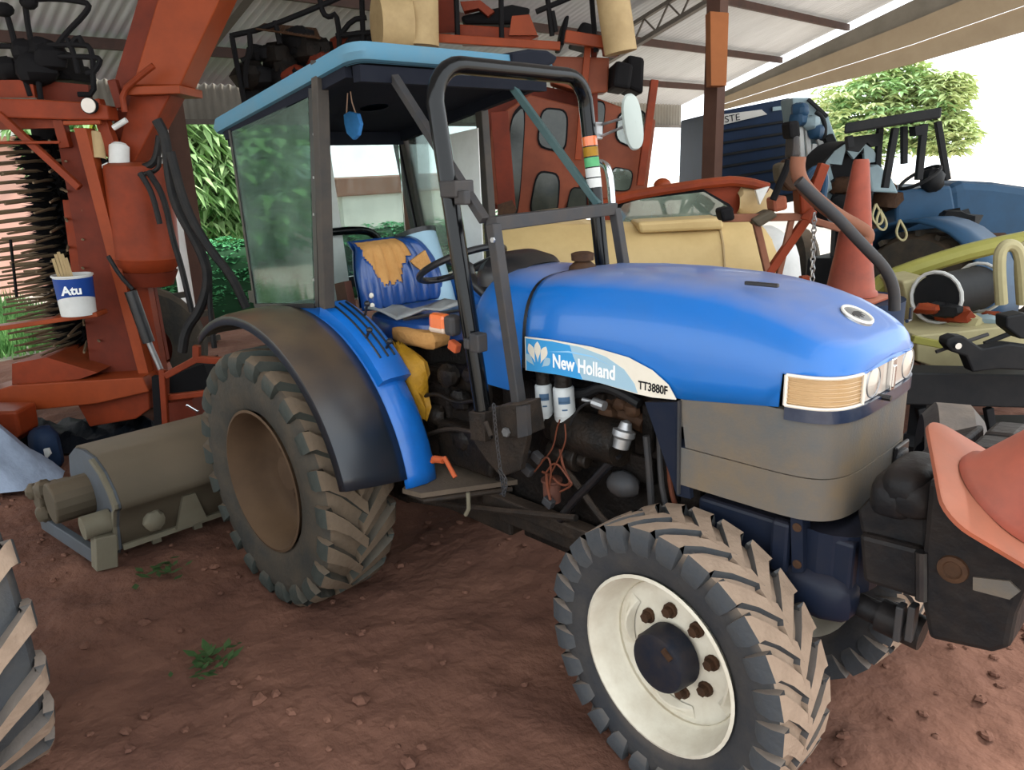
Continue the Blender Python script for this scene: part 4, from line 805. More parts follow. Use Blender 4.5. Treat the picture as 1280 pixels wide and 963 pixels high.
def ground(px, h): q = H(px, 600, h); q.z = 0; return q
# ---------------- orange coffee harvester on the left
h0 = 5.9
G = thing('coffee_harvester', 'tall orange harvester with a black rod rotor on the left', 'harvester', ground(120, h0))
# main leg: web and bright flange
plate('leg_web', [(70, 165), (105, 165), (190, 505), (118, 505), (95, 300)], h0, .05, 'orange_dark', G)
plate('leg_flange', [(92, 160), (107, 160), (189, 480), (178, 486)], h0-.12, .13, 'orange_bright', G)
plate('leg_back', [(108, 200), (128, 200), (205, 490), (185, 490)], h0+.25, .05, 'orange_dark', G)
# upper frame
plate('upper_beam', [(-60, 122), (45, 124), (110, 128), (133, 132), (136, 150), (90, 150), (-60, 145)], h0-.1, .16, 'orange_paint', G, .01)
plate('lower_beam', [(-60, 150), (72, 147), (74, 160), (-60, 163)], h0, .10, 'orange_paint', G)
plate('upper_plate', [(-60, 100), (40, 100), (44, 122), (-60, 122)], h0+.1, .05, 'orange_paint', G); plate('upper_plate', [(44, 100), (110, 106), (112, 128), (46, 124)], h0+.2, .05, 'orange_dark', G)
hbar('frame_strut', (-2, 142), (100, 235), h0-.1, .05, 'orange_paint', G); hbar('frame_strut', (72, 140), (84, 185), h0-.02, .075, 'orange_paint', G)
hbar('frame_strut', (120, 125), (146, 200), h0+.02, .085, 'orange_paint', G); hbar('frame_rail', (-60, 179), (75, 178), h0-.15, .02, 'orange_paint', G); hbar('frame_rail', (80, 154), (126, 153), h0-.1, .03, 'orange_bright', G)
hbar('frame_post', (141, 100), (152, 135), h0, .06, 'orange_dark', G)
# diagonal box boom with its flange joint
plate('boom', [(204, -25), (286, -25), (225, 107), (165, 107)], h0+.1, .30, 'orange_bright', G, .01); plate('boom_side', [(180, -25), (206, -25), (166, 110), (140, 112)], h0+.12, .28, 'orange_dark', G)  # bright front, dark side: lit and shaded tones of the beam's one orange
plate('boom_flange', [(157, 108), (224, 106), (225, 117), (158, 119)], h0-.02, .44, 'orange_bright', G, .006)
plate('boom_foot', [(163, 118), (214, 117), (168, 203), (143, 203)], h0+.1, .28, 'orange_paint', G, .01); plate('boom_foot_side', [(152, 118), (166, 118), (150, 205), (132, 195)], h0+.14, .22, 'orange_dark', G)  # side face painted darker to carry the shade
htube('feed_pipe', [(156, 140), (152, 115), (175, 95), (192, 82)], h0-.05, .022, 'orange_paint', G, 1); htube('feed_pipe', [(142, 160), (158, 150)], h0-.04, .02, 'white_plastic', G, 0)
# round tank
a, b = H(172, 213, h0+.05), H(185, 330, h0+.05); ax = (a-b); L = ax.length; ax.normalize(); rt = .235; mb = MB()
mb.lathe([(-.06, 0), (-.06, rt*.75), (.0, rt*.98), (.03, rt), (.05, rt*1.03), (.06, rt), (L, rt), (L+.03, rt*.97), (L+.05, rt*.8), (L+.06, 0)], b, ax, 36); tk = mb.build('tank', 'orange_paint', G, True, angle=40)
mb = MB(); mb.cyl(b-ax*.16, b-ax*.05, rt*.72, 20, rt*.9); mb.build('tank_cone', 'orange_dark', tk, True)
hbar('tank_support', (175, 332), (200, 470), h0+.02, .10, 'orange_paint', G); hbar('tank_support', (186, 340), (206, 450), h0+.2, .06, 'orange_dark', G)
mb = MB(); q = H(149, 207, h0-.02); mb.lathe([(0, .07), (.14, .07), (.145, .06), (.16, .05)], q, UP, 18); mb.build('canister', 'white_plastic', G, True); mb = MB(); q = H(122, 200, h0-.05); mb.lathe([(0, .06), (.19, .06), (.20, .05), (.20, 0)], q, UP*.97-RT*.1, 18); mb.build('canister', 'cream_tube', G, True)
plate('canister_bracket', [(115, 198), (134, 198), (140, 245), (120, 245)], h0-.02, .06, 'brush_black', G); plate('paper_tag', [(127, 206), (134, 203), (135, 213), (129, 216)], h0-.06, .01, 'white_plastic', G)
htube('hose', [(143, 216), (170, 212), (188, 207), (196, 198), (200, 170)], h0-.1, .028, 'hose_black', G); htube('hose', [(175, 216), (190, 240), (200, 280)], h0-.25, .02, 'hose_black', G); htube('hose', [(185, 214), (205, 245), (216, 300), (226, 330), (240, 390)], h0-.2, .022, 'hose_black', G); htube('hose', [(168, 220), (198, 214), (200, 196)], h0-.15, .016, 'hose_black', G)
htube('hose', [(196, 150), (207, 170), (213, 230), (222, 262), (250, 310), (262, 345), (252, 385), (232, 412), (228, 440)], h0-.3, .036, 'hose_black', G); htube('hose', [(213, 190), (232, 262), (262, 312), (290, 345), (308, 385)], h0-.35, .032, 'hose_black', G); htube('hose', [(262, 340), (262, 380), (268, 435)], h0-.3, .02, 'hose_black', G)
htube('hydraulic_cylinder', [(163, 364), (186, 428)], h0-.2, .045, 'black_metal', G, 0, 14); htube('hydraulic_rod', [(186, 428), (201, 462)], h0-.2, .022, 'silver', G, 0, 10); htube('hydraulic_hose', [(135, 320), (150, 345), (166, 362)], h0-.2, .016, 'hose_black', G, 1)
# lower frame
plate('chassis_wedge', [(15, 455), (58, 447), (122, 466), (100, 474), (15, 482)], h0-.2, .5, 'orange_paint', G); plate('chassis_beam', [(-60, 505), (15, 482), (178, 472), (186, 490), (120, 505), (-60, 524)], h0-.25, .5, 'orange_bright', G, .008)
plate('chassis_box', [(95, 503), (186, 487), (187, 512), (170, 524), (112, 534)], h0-.15, .45, 'orange_paint', G, .01); plate('chassis_foot', [(-60, 515), (20, 515), (25, 545), (8, 560), (-60, 560)], h0-.6, .25, 'orange_paint', G, .02)
hbar('tow_bar', (207, 470), (246, 449), h0-.35, .05, 'orange_paint', G); hbar('tow_bar', (246, 449), (278, 451), h0-.35, .05, 'orange_paint', G); hbar('tow_bar', (246, 432), (246, 450), h0-.35, .05, 'orange_paint', G); hbar('tow_bar', (208, 497), (262, 491), h0-.3, .045, 'orange_paint', G); hbar('tow_post', (203, 462), (208, 538), h0-.35, .045, 'orange_paint', G); hbar('tow_post', (196, 470), (200, 540), h0-.2, .06, 'brush_black', G)
plate('draw_plate', [(212, 470), (255, 455), (266, 488), (212, 494)], h0-.1, .3, 'brush_black', G); plate('draw_plate', [(208, 505), (240, 500), (246, 524), (236, 535), (210, 537)], h0-.2, .2, 'orange_dark', G); hbar('chrome_rod', (233, 506), (248, 515), h0-.45, .02, 'chrome', G)
hbar('support_leg', (205, 535), (206, 543), h0-.35, .05, 'white_plastic', G)
q = ground(206, h0+.9); q.z = .56; mb = MB(); mb.lathe([(-.13, .25), (-.15, .4), (-.13, .52), (-.08, .56), (.08, .56), (.13, .52), (.15, .4), (.13, .25)], q, (.95, -.3, 0), 32); wh = mb.build('wheel_tyre', 'rubber_rear', G, True); mb = MB(); mb.cyl(q-Vector((.1, 0, 0)), q+Vector((.1, -.03, 0)), .27, 24); mb.build('wheel_rim', 'orange_dark', wh, True)
for k in range(14):
    a = k*2*math.pi/14; u = Vector((.3, .95, 0)); d = u*math.cos(a)+Vector((0, 0, 1))*math.sin(a); mb = MB(); mb.box(q+d*.555, (.05, .26, .05), Matrix.Rotation(0, 3, 'Z')); mb.build('lug', 'rubber_rear', wh)
for px, dh in ((-40, 1.2), (-40, -.2)):
    q = ground(px, h0+dh); q.z = .45; mb = MB(); mb.lathe([(-.13, .2), (-.15, .3), (-.13, .42), (-.08, .45), (.08, .45), (.13, .42), (.15, .3), (.13, .2)], q, FR, 28); mb.build('wheel_tyre', 'rubber_rear', G, True)
# rod rotor: shaft, black bristle core, ringed by long flexible rods
c0, c1 = H(62, 172, h0+.42), H(120, 468, h0+.42); ax = (c0-c1); L = ax.length; ax.normalize(); u = ax.cross(FH).normalized(); v = ax.cross(u)
mb = MB(); mb.cyl(c1-ax*.1, c0+ax*.1, .12, 14); sh = mb.build('rotor_shaft', 'brush_black', G, True)
V = []; F = []; mb = MB()
for i in range(5200):
    t = random.random(); a = random.uniform(0, 6.283); d = u*math.cos(a)+v*math.sin(a); q = c1+ax*L*t; r_ = random.uniform(.20, .31); s_ = ax*.016; d2 = d+ax*random.uniform(-.15, .15); k = len(V)
    V += [q+d*.05-s_, q+d*.05+s_, q+d2*r_]; F.append((k, k+1, k+2))
mb.add(V, F); br_ = mb.build('rotor_bristles', 'brush_black', G); br_['kind'] = 'stuff'
mb = MB(); mb.tube([(0.05, 0, 0), (.3, 0, .0), (.56, 0, -.015)], [.014, .012, .009], 5, smooth=0); first = None; nlev = 27
for i in range(nlev):
    t = (i+.5)/nlev
    for k in range(11):
        a = 2*math.pi*(k+.37*i)/11
        if first is None: rod = mb.build('rod', 'rod_fibre', sh); first = rod
        else: rod = first.copy(); COL.objects.link(rod); rod.parent = sh
        d = u*math.cos(a)+v*math.sin(a); e = ax.cross(d); m3 = Matrix((d, e, ax)).transposed().to_4x4(); m3.translation = c1+ax*L*t; rod.matrix_basis = m3
for i in range(0, nlev, 3):
    q = c1+ax*L*(i+.5)/nlev; mb = MB(); mb.cyl(q-ax*.018, q+ax*.018, .12, 18); mb.build('rotor_disc', 'brush_black', sh, True)
plate('guard_panel', [(78, 250), (96, 250), (118, 345), (90, 345)], h0+.1, .03, 'orange_paint', G)
hbar('shelf_rail', (-60, 418), (128, 391), h0-.28, .035, 'orange_bright', G, .16)
plate('lattice_bar', [(11, 300), (13, 300), (21, 372), (19, 372)], h0-.1, .02, 'brush_black', G)
mb = MB(); q = H(111, 132, h0-.14); mb.lathe([(-.03, .03), (0, .052), (.01, .05), (.012, 0)], q, -FH, 20); wl = mb.build('work_lamp', 'lamp_clear', G, True); wl['label'] = 'round white work lamp'; mb = MB(); mb.lathe([(-.08, .01), (-.06, .045), (-.0, .058), (.004, .052)], q, -FH, 20); mb.build('lamp_housing', 'brush_black', wl, True)
# engine deck on top
he = h0+.2
for pts, dh in (([(-40, 100), (0, 78), (30, 82), (38, 100)], 0), ([(24, 100), (26, 62), (42, 56), (68, 60), (74, 84), (90, 100)], .05), ([(70, 100), (78, 74), (92, 96)], .2), ([(8, 78), (16, 75), (22, 92), (6, 92)], -.05)):
    plate('engine_lump', pts, he+dh, .4, 'brush_black', G, .03)
for (px, py, rr) in ((34, 66, .09), (52, 62, .08), (62, 72, .1), (12, 86, .08), (45, 86, .12)):
    mb = MB(); mb.blob(H(px, py, he-.05), (rr*1.2, rr*1.2, rr), 10, 7, .12, .8); mb.build('engine_lump', 'brush_black', G, True)
for pts in ([(31, 2), (36, 40), (42, 60), (52, 130)], [(-5, 6), (6, 10), (15, 40), (22, 70), (38, 120)], [(31, 0), (70, -2), (108, 3), (112, 8), (104, 20), (84, 40), (72, 56)], [(20, 55), (60, 57), (108, 55), (115, 64), (117, 92)], [(60, 70), (100, 71), (122, 72), (126, 76), (118, 90), (108, 92)], [(-20, 57), (16, 58)], [(84, 48), (92, 66), (98, 92)], [(86, 60), (98, 44), (104, 56)], [(116, 92), (118, 118), (98, 118)]):
    htube('deck_rail', pts, he-.1, .02, 'brush_black', G, 1, 7)
for pts in ([(30, 5), (34, 2), (40, 5), (36, 12)], ): mb = MB(); mb.blob(H(36, 3, he-.1), (.06, .06, .05), 10, 6); mb.build('rail_end', 'brush_black', G, True)
mb = MB(); mb.blob(H(4, 12, he-.12), (.07, .07, .05), 10, 6); mb.build('rail_end', 'brush_black', G, True)
# bucket on its shelf rail
hb = h0-.33; bk = thing('paint_bucket', 'blue and white pail with white lettering on the orange shelf rail', 'bucket', H(98, 394, hb))
a, b = H(90, 343, hb), H(99, 393, hb); ax = (a-b); L = ax.length; ax.normalize(); rb = .13; mb = MB(); mb.lathe([(0, 0), (0, rb*.9), (L*.95, rb), (L*.96, rb*1.06), (L, rb*1.06), (L, rb*.97), (L*.9, rb*.95)], b, ax, 28); mb.build('pail', 'white_plastic', bk, True, angle=45)
vw = (CAM-b); vw = (vw-ax*vw.dot(ax)).normalized(); sd = ax.cross(vw).normalized(); mb = MB()
def on(th, z, e=.0012): return b+ax*z+(vw*math.cos(th)+sd*-1*math.sin(th)*-1)*(lerp(rb*.9, rb, z/L/.95)+e)
mb.grid([[on(-1.45+2.9*k/20, L*zz+ (L*.12*math.cos((k-10)/10*1.5) if j == 0 else 0)) for k in range(21)] for j, zz in enumerate((.38, .93))]); mb.build('blue_label', 'label_blue', bk, True)
tm = Matrix((sd, ax, vw)).transposed()
text('lettering', 'Atu', .085, b+ax*L*.56-sd*.085+vw*(rb*1.02), tm, 'print_white', bk, 1, .001, bold=.003)
for k, (dx, tl_) in enumerate(((-.07, .16), (-.05, .20), (-.03, .22), (-.01, .20), (.01, .16))):
    mb = MB(); q = b+ax*L*.5+sd*dx; mb.bar(q, q+ax*(L*.5+tl_*.75)-sd*.03, .018, .012); mb.build('stick', 'cream_tube', bk)
# things on the ground at far left
sk = MB(); rows = []; S0 = H(-8, 620, 5.0); S0.z = .02
for j in range(9):
    t = j/8; hw_ = .62*(1-t*.86); rows.append([])
    for k in range(20):
        a = 2*math.pi*k/20; rows[-1].append(S0+FR*(hw_*math.copysign(abs(math.cos(a))**.6, math.cos(a))-.12)+FH*((.26*(1-.5*t)+.02*math.sin(7*a+5*t))*math.sin(a))+Vector((0, 0, .56*t+.03*math.sin(5*a+3*t)+.018*math.sin(9*a-7*t))))
sk.grid(rows, True); k = len(rows[0]); sk.f += [list(range(k))[::-1], list(range(8*k, 9*k))]; sk.mi += [0, 0]
tag(sk.build('plastic_sack', 'sack_grey', smooth=True, angle=70), 'grey-white plastic sack slumped on the earth at the left, before the harvester', 'sack')
tp = MB(); rows = []
for j in range(10):
    rows.append([])
    for k in range(24):
        q = H(20+190*k/23, 600, 5.55+.75*j/9); e = min(j, 9-j, k, 23-k); rows[-1].append((q.x, q.y, .0+ (.02 if e == 0 else .09+.03*math.sin(k*1.3+j)+.03*math.sin(k*.5+j*1.7))))
tp.grid(rows); tp_ = tp.build('navy_tarpaulin', 'tarp_navy', smooth=True, angle=80); tag(tp_, 'dark crumpled tarpaulin on the earth under the orange harvester', 'tarpaulin')
bb_ = thing('blue_bag', 'small dark blue bag with a white mark behind the grey sack', 'bag', ground(45, 5.35))
mb = MB(); q = H(60, 572, 5.35); q.z = .14; mb.blob(q, (.13, .10, .17), 14, 9, .04, .7); mb.build('bag_body', 'truck_navy', bb_, True); plate('white_mark', [(54, 562), (60, 561), (63, 568), (57, 575)], 5.19, .02, 'white_plastic', bb_)
# ---------------- flail mower hitched behind the tractor
FM = thing('flail_mower', 'dusty olive flail mower resting on the ground behind the rear wheel', 'mower', (-1.2, -.2, 0))
prof = [(-1.00, .07), (-.965, .22), (-.90, .335), (-.86, .36), (-.86, .385), (-.90, .45), (-1.0, .53), (-1.14, .575), (-1.32, .575), (-1.5, .545), (-1.66, .46), (-1.72, .34), (-1.74, .2)]
ya, yb = -1.22, .85
mb = MB(); mb.grid([[(x, y, z) for x, z in prof] for y in (ya, yb)]); o = mb.build('hood_shell', 'mower_olive', FM, True, angle=25); s_ = o.modifiers.new('s', 'SOLIDIFY'); s_.thickness = .012
for y in (ya, yb):
    mb = MB(); mb.prism([(x, y, z) for x, z in prof+[(-1.74, .08), (-1.05, .03)]], (0, -.015 if y < 0 else .015, 0)); mb.build('end_plate', 'mower_side', FM)
mb = MB(); mb.prism([(x, ya-.012, z) for x, z in prof[:8]]+[(x-.05, ya-.012, z-.02) for x, z in prof[:8][::-1]], (0, -.02, 0)); mb.build('end_rib', 'mower_edge', FM)
mb = MB(); mb.bar((-.985, ya, .09), (-.985, yb, .09), .05, .03); mb.build('front_lip', 'mower_edge', FM)
mb = MB(); mb.prism([(-.955, ya+.28, .10), (-.955, ya+.46, .10), (-.915, ya+.40, .30), (-.915, ya+.33, .30)], (.025, 0, 0)); mb.build('hinge_lug', 'mower_edge', FM)
mb = MB(); mb.blob((-.93, ya+.17, .2), (.03, .06, .06), 10, 6, .15); mb.build('dried_mud', 'mower_edge', FM, True)
mb = MB(); mb.box((-1.01, ya-.085, .09), (.09, .11, .19), Matrix.Rotation(R(-8), 3, 'X')); mb.build('skid_shoe', 'mower_edge', FM, bevel=.006)
mb = MB(); mb.cyl((-1.04, ya-.16, .24), (-1.04, ya-.02, .24), .065, 18); mb.build('roller_bearing', 'mower_edge', FM, True)
mb = MB(); mb.bar((-1.05, ya-.12, .06), (-1.75, ya-.20, .07), .04, .09); mb.build('skid_rail', 'mower_side', FM, bevel=.006)
mb = MB(); mb.cyl((-1.38, ya-.22, .30), (-1.38, ya-.0, .30), .12, 18); mb.cyl((-1.72, ya-.22, .22), (-1.72, ya-.02, .22), .09, 16); mb.box((-1.55, ya-.14, .26), (.36, .10, .12)); dg = mb.build('drive_guard', 'mower_olive', FM, bevel=.012)
for x, z, rr in ((-1.55, .34, .05), (-1.80, .25, .05), (-1.66, .15, .05), (-1.92, .20, .03)):
    mb = MB(); mb.blob((x, ya-.20, z), (rr*1.2, rr, rr), 10, 7, .12, .8); mb.build('drive_lump', 'mower_olive', dg, True)
mb = MB(); mb.cyl((-1.35, ya+.02, .17), (-1.35, yb-.02, .17), .10, 20); mb.build('flail_rotor', 'brush_black', FM, True)
for k in range(8): y = ya+.2+.24*k; mb = MB(); mb.box((-1.06, y, .06), (.03, .05, .10)); mb.build('flail', 'mower_edge', FM)
mb = MB(); mb.bar((-1.3, -.25, .55), (-.40, -.2, .62), .05); mb.bar((-1.3, .25, .55), (-.40, .2, .62), .05); mb.bar((-1.2, 0, .57), (-.36, 0, .88), .05); mb.build('hitch_arm', 'dirty_iron', FM)
# ---------------- tyre of the next tractor at the left front
NT = thing('near_tyre', 'big muddy ribbed tyre of another machine at the lower left corner', 'tyre', (.14, -2.16, 0))
def fgrim(ty, s):
    mb = MB(); mb.lathe([(.19, .36), (.17, .33), (.02, .30), (.0, .1), (.0, 0)], ax=(0, 1, 0), n=36); mb.build('rim', 'rim_rust', ty, True)
make_wheel((.14, -2.16, .672), 0, .68, .045, .205, .36, 20, 'rubber_front', 'lug_front', 1, fgrim, NT, (.10, .065), .02, .36, 'tread_dust', 'lug_front')
# ---------------- big orange harvester behind the cab
h1 = 7.6
K = thing('orange_harvester', 'large orange harvester with leaning window panels behind the cab', 'harvester', ground(700, h1))
plate('cab_panel', [(596, 70), (640, 100), (730, 118), (812, 165), (800, 260), (640, 262), (604, 262)], h1+.3, .12, 'orange_dark', K)
plate('side_wall', [(614, 150), (662, 118), (735, 136), (745, 200), (700, 270), (640, 270), (612, 250)], h1, .25, 'orange_dull', K, .015)
plate('side_wall', [(690, 70), (762, 72), (760, 115), (735, 118), (690, 104)], h1-.1, .3, 'orange_dull', K, .015); plate('side_wall', [(735, 118), (820, 150), (806, 262), (752, 262), (738, 200)], h1+.05, .2, 'orange_dull', K, .015)
def rnd(pts, r=.32, k=4):
    o = []; n = len(pts)
    for i in range(n):
        p0, p1, p2 = (Vector((*pts[(i+d) % n], 0)) for d in (-1, 0, 1)); a = p1.lerp(p0, r); b = p1.lerp(p2, r)
        o += [tuple((a.lerp(p1, t).lerp(p1.lerp(b, t), t))[:2]) for t in [j/k for j in range(k+1)]]
    return o
def window(pts, h, lab=None, glass='window_dark'):
    pts = rnd(pts)
    c = (sum(a for a, b in pts)/len(pts), sum(b for a, b in pts)/len(pts)); big = [(c[0]+(a-c[0])*1.12, c[1]+(b-c[1])*1.1) for a, b in pts]
    f_ = plate('window_frame', big, h-.02, .04, 'brush_black', K); plate('window_pane', pts, h-.035, .03, glass, f_)
window([(678, 136), (709, 139), (706, 190), (672, 182)], h1); window([(672, 215), (699, 219), (696, 268), (662, 268)], h1); window([(714, 235), (733, 237), (732, 268), (708, 268)], h1)
window([(738, 126), (757, 129), (752, 172), (738, 168)], h1+.05); window([(774, 141), (808, 139), (800, 187), (770, 175)], h1+.05, glass='pane_pale'); window([(766, 209), (791, 214), (787, 238), (765, 238)], h1+.05, glass='pane_pale'); window([(638, 150), (657, 130), (648, 268), (630, 268)], h1)
hbar('edge_post', (735, 55), (722, 200), h1-.12, .06, 'orange_bright', K); hbar('edge_post', (742, 60), (745, 200), h1-.05, .05, 'orange_dark', K); hbar('edge_post', (624, 140), (634, 262), h1-.3, .16, 'orange_dark', K); hbar('edge_post', (818, 100), (800, 232), h1-.1, .07, 'orange_paint', K)
plate('foot_box', [(622, 256), (640, 250), (646, 262), (640, 272), (622, 272)], h1-.4, .2, 'bolt_rust', K)
plate('top_beam', [(572, 30), (660, 36), (674, 45), (660, 52), (576, 52)], h1-.2, .3, 'orange_paint', K, .01); hbar('top_rail', (545, 48), (700, 58), h1-.35, .07, 'orange_bright', K); hbar('top_rail', (706, 46), (756, 54), h1-.3, .10, 'orange_bright', K); plate('gusset', [(640, 20), (662, 18), (672, 44), (636, 44)], h1-.25, .2, 'orange_bright', K); plate('gusset', [(752, 48), (765, 50), (772, 70), (756, 68)], h1-.2, .15, 'orange_bright', K)
plate('top_arm', [(575, 2), (600, 0), (618, 14), (610, 20), (598, 10), (580, 14)], h1-.1, .15, 'orange_paint', K); plate('frame_plate', [(538, 0), (572, -8), (574, 40), (540, 42)], h1-.05, .1, 'orange_dark', K)
for a, b, c_, d, rr in ((522, -30, 524, 58, .17), (762, -30, 776, 66, .14), (487, -30, 496, 58, .14)):
    p0, p1 = H(a, b, h1-.5), H(c_, d, h1-.5); mb = MB(); mb.cyl(p0, p1, rr, 24); tb = mb.build('storage_tube', 'cream_tube', K, True); tb['label'] = 'tall cream tube'
p0 = H(463, 30, h1-.6); mb = MB(); mb.cyl(p0+FR*.05-FH*.0, p0+FR*.3+FH*.1, .24, 24); mb.build('fuel_drum', 'cream_tube', K, True)
for pts in ([(290, 45), (296, 80), (306, 130)], [(288, 45), (330, 36), (400, 8), (440, -10)], [(344, 26), (350, 55)], [(400, 0), (404, 18), (412, 22), (420, 16), (424, 40), (424, 60)], [(312, 40), (314, 70), (302, 76)], [(312, 60), (306, 90), (308, 110)], [(452, -10), (454, 50), (456, 60)], [(425, 45), (440, 25), (458, 22)], [(420, 45), (470, 40)], [(626, -20), (627, 50)], [(570, -10), (572, 44)], [(684, -5), (690, 45)], [(738, -20), (745, 65)], [(670, 15), (720, -6)], [(690, 14), (695, 40)]):
    htube('deck_rail', pts, h1-.3, .024, 'brush_black', K, 1, 7)
for pts, dh in (([(300, 130), (308, 96), (326, 90), (330, 55), (380, 58), (420, 62), (470, 45), (478, 80), (420, 110), (330, 140)], .0), ([(425, 60), (440, 38), (460, 36), (470, 70), (430, 80)], -.2), ([(575, 20), (600, 14), (640, 5), (664, 10), (655, 30), (580, 30)], .1), ([(706, 20), (712, 18), (706, 56), (698, 56)], .1), ([(715, 50), (728, 26), (742, 30), (745, 58)], .2), ([(770, 75), (792, 80), (788, 112), (766, 108)], -.2), ([(785, 68), (806, 72), (804, 118), (785, 110)], .0)):
    plate('engine_lump', pts, h1-.1+dh, .6, 'brush_black', K, .03)
for k in range(26):
    px = random.uniform(310, 470); py = random.uniform(50, 105); rr = random.uniform(.06, .13); mb = MB(); mb.blob(H(px, py, h1-.15), (rr*1.3, rr*1.2, rr), 9, 6, .15, .8); mb.build('engine_lump', random.choice(('brush_black', 'engine_dark', 'orange_dark')), K, True)
# wire net over the deck
mb = MB(); A_, B_, C_, D_ = H(320, 36, h1-.35), H(400, 48, h1-.35), H(330, 30, h1+.3), H(395, 36, h1+.3)
for i in range(15):
    t = i/14; mb.tube([A_.lerp(B_, t), C_.lerp(D_, t)], .008, 4); mb.tube([A_.lerp(C_, t), B_.lerp(D_, t)], .008, 4)
nn = mb.build('wire_net', 'bolt_rust', K); nn['kind'] = 'stuff'
for px, dh in ((690, .6), (780, .6)):
    q = ground(px, h1+dh); mb = MB(); mb.lathe([(-.2, .3), (-.2, .5), (-.14, .58), (.14, .58), (.2, .5), (.2, .3)], q+Vector((0, 0, .58)), FR, 28); mb.build('wheel_tyre', 'rubber_rear', K, True); mb = MB(); mb.bar(q+Vector((0, 0, .58)), q+Vector((0, 0, 2.0)), .16, .16); mb.build('wheel_leg', 'orange_dark', K)
# ---------------- cream tank sprayer with orange window frame just behind the bonnet
h2 = 4.9
S = thing('cream_sprayer', 'cream tank machine with orange window frame behind the blue bonnet', 'sprayer', ground(800, h2))
def sec(px, top, bot, h, depth_, n=20):
    c_ = (H(px, top, h)+H(px, bot, h))/2; hz = (H(px, top, h)-H(px, bot, h)).length/2; f = lambda t: math.copysign(abs(t)**.7, t)
    return [c_+FH*(depth_+depth_*f(math.cos(2*math.pi*k/n))*-1)+Vector((0, 0, hz*f(math.sin(2*math.pi*k/n)))) for k in range(n)]
mb = MB(); st = [(600, 300, 420), (606, 284, 440), (640, 278, 450), (700, 280, 460), (800, 282, 470), (880, 280, 470), (930, 276, 475), (960, 280, 470), (972, 292, 455)]
mb.grid([sec(a, b, c_, h2, .45) for a, b, c_ in st], True); tkk = mb.build('tank', 'cream_plastic', S, True, angle=60); mb.cur = 0
mb = MB(); mb.grid([sec(a, b, c_, h2+.02, .40) for a, b, c_ in ((955, 300, 440), (958, 290, 450), (985, 288, 452), (1000, 300, 440), (1003, 340, 400))], True); mb.build('tank_end', 'white_plastic', S, True, angle=60)  # white instead of cream: blown-out sunlight painted onto the tank end
mb = MB(); mb.tube(sec(905, 277, 473, h2-.005, .455)+sec(905, 277, 473, h2-.005, .455)[:1], .008, 5); mb.build('tank_seam', 'cream_tube', tkk, True)
plate('tank_lid', [(797, 278), (905, 272), (905, 287), (800, 292)], h2+.1, .4, 'cream_plastic', S, .02)
fr_ = plate('window_panel', [(752, 262), (764, 250), (800, 240), (905, 226), (945, 229), (962, 236), (960, 270), (925, 276), (770, 292), (752, 292)], h2+.45, .10, 'orange_paint', S, .02)
wn = plate('window_gasket', [(770, 262), (776, 252), (800, 246), (880, 237), (912, 255), (918, 262), (914, 272), (770, 285)], h2+.41, .04, 'brush_black', fr_, .01); wp = plate('window_pane', [(775, 262), (780, 255), (802, 249), (880, 240), (908, 257), (910, 268), (775, 281)], h2+.39, .03, 'pane_pale', wn)
htube('wiper', [(806, 279), (830, 276), (900, 272)], h2+.36, .014, 'brush_black', wn, 0); plate('wiper_motor', [(838, 247), (880, 240), (906, 255), (870, 260)], h2+.44, .06, 'brush_black', S, .01)
htube('roof_tube', [(744, 262), (760, 252), (800, 242), (905, 226), (935, 228), (960, 235)], h2+.40, .035, 'orange_paint', S, 1); mb = MB(); mb.grid([sec(a, b, c_, h2+.38, .22) for a, b, c_ in ((925, 240, 268), (930, 230, 275), (955, 228, 278), (970, 236, 272), (974, 248, 262))], True); mb.build('round_cover', 'cream_tube', S, True)
plate('red_triangle', [(945, 238), (962, 233), (950, 256)], h2+.3, .04, 'white_plastic', S); mb = MB(); mb.blob(H(828, 232, h2+.45), (.06, .06, .05), 12, 7); mb.build('tail_lamp', 'orange_bright', S, True)
plate('side_cheek', [(615, 285), (640, 270), (700, 262), (745, 280), (700, 296), (640, 300)], h2+.25, .2, 'cream_tube', S, .02)
for px, dh in ((660, .3), (900, .3)):
    q = ground(px, h2+dh); mb = MB(); mb.lathe([(-.16, .2), (-.16, .36), (-.1, .42), (.1, .42), (.16, .36), (.16, .2)], q+Vector((0, 0, .42)), FR, 24); mb.build('wheel_tyre', 'rubber_rear', S, True); mb = MB(); mb.bar(q+Vector((0, 0, .42)), q+Vector((0, 0, .75)), .3, .3); mb.build('axle_stand', 'orange_dark', S)
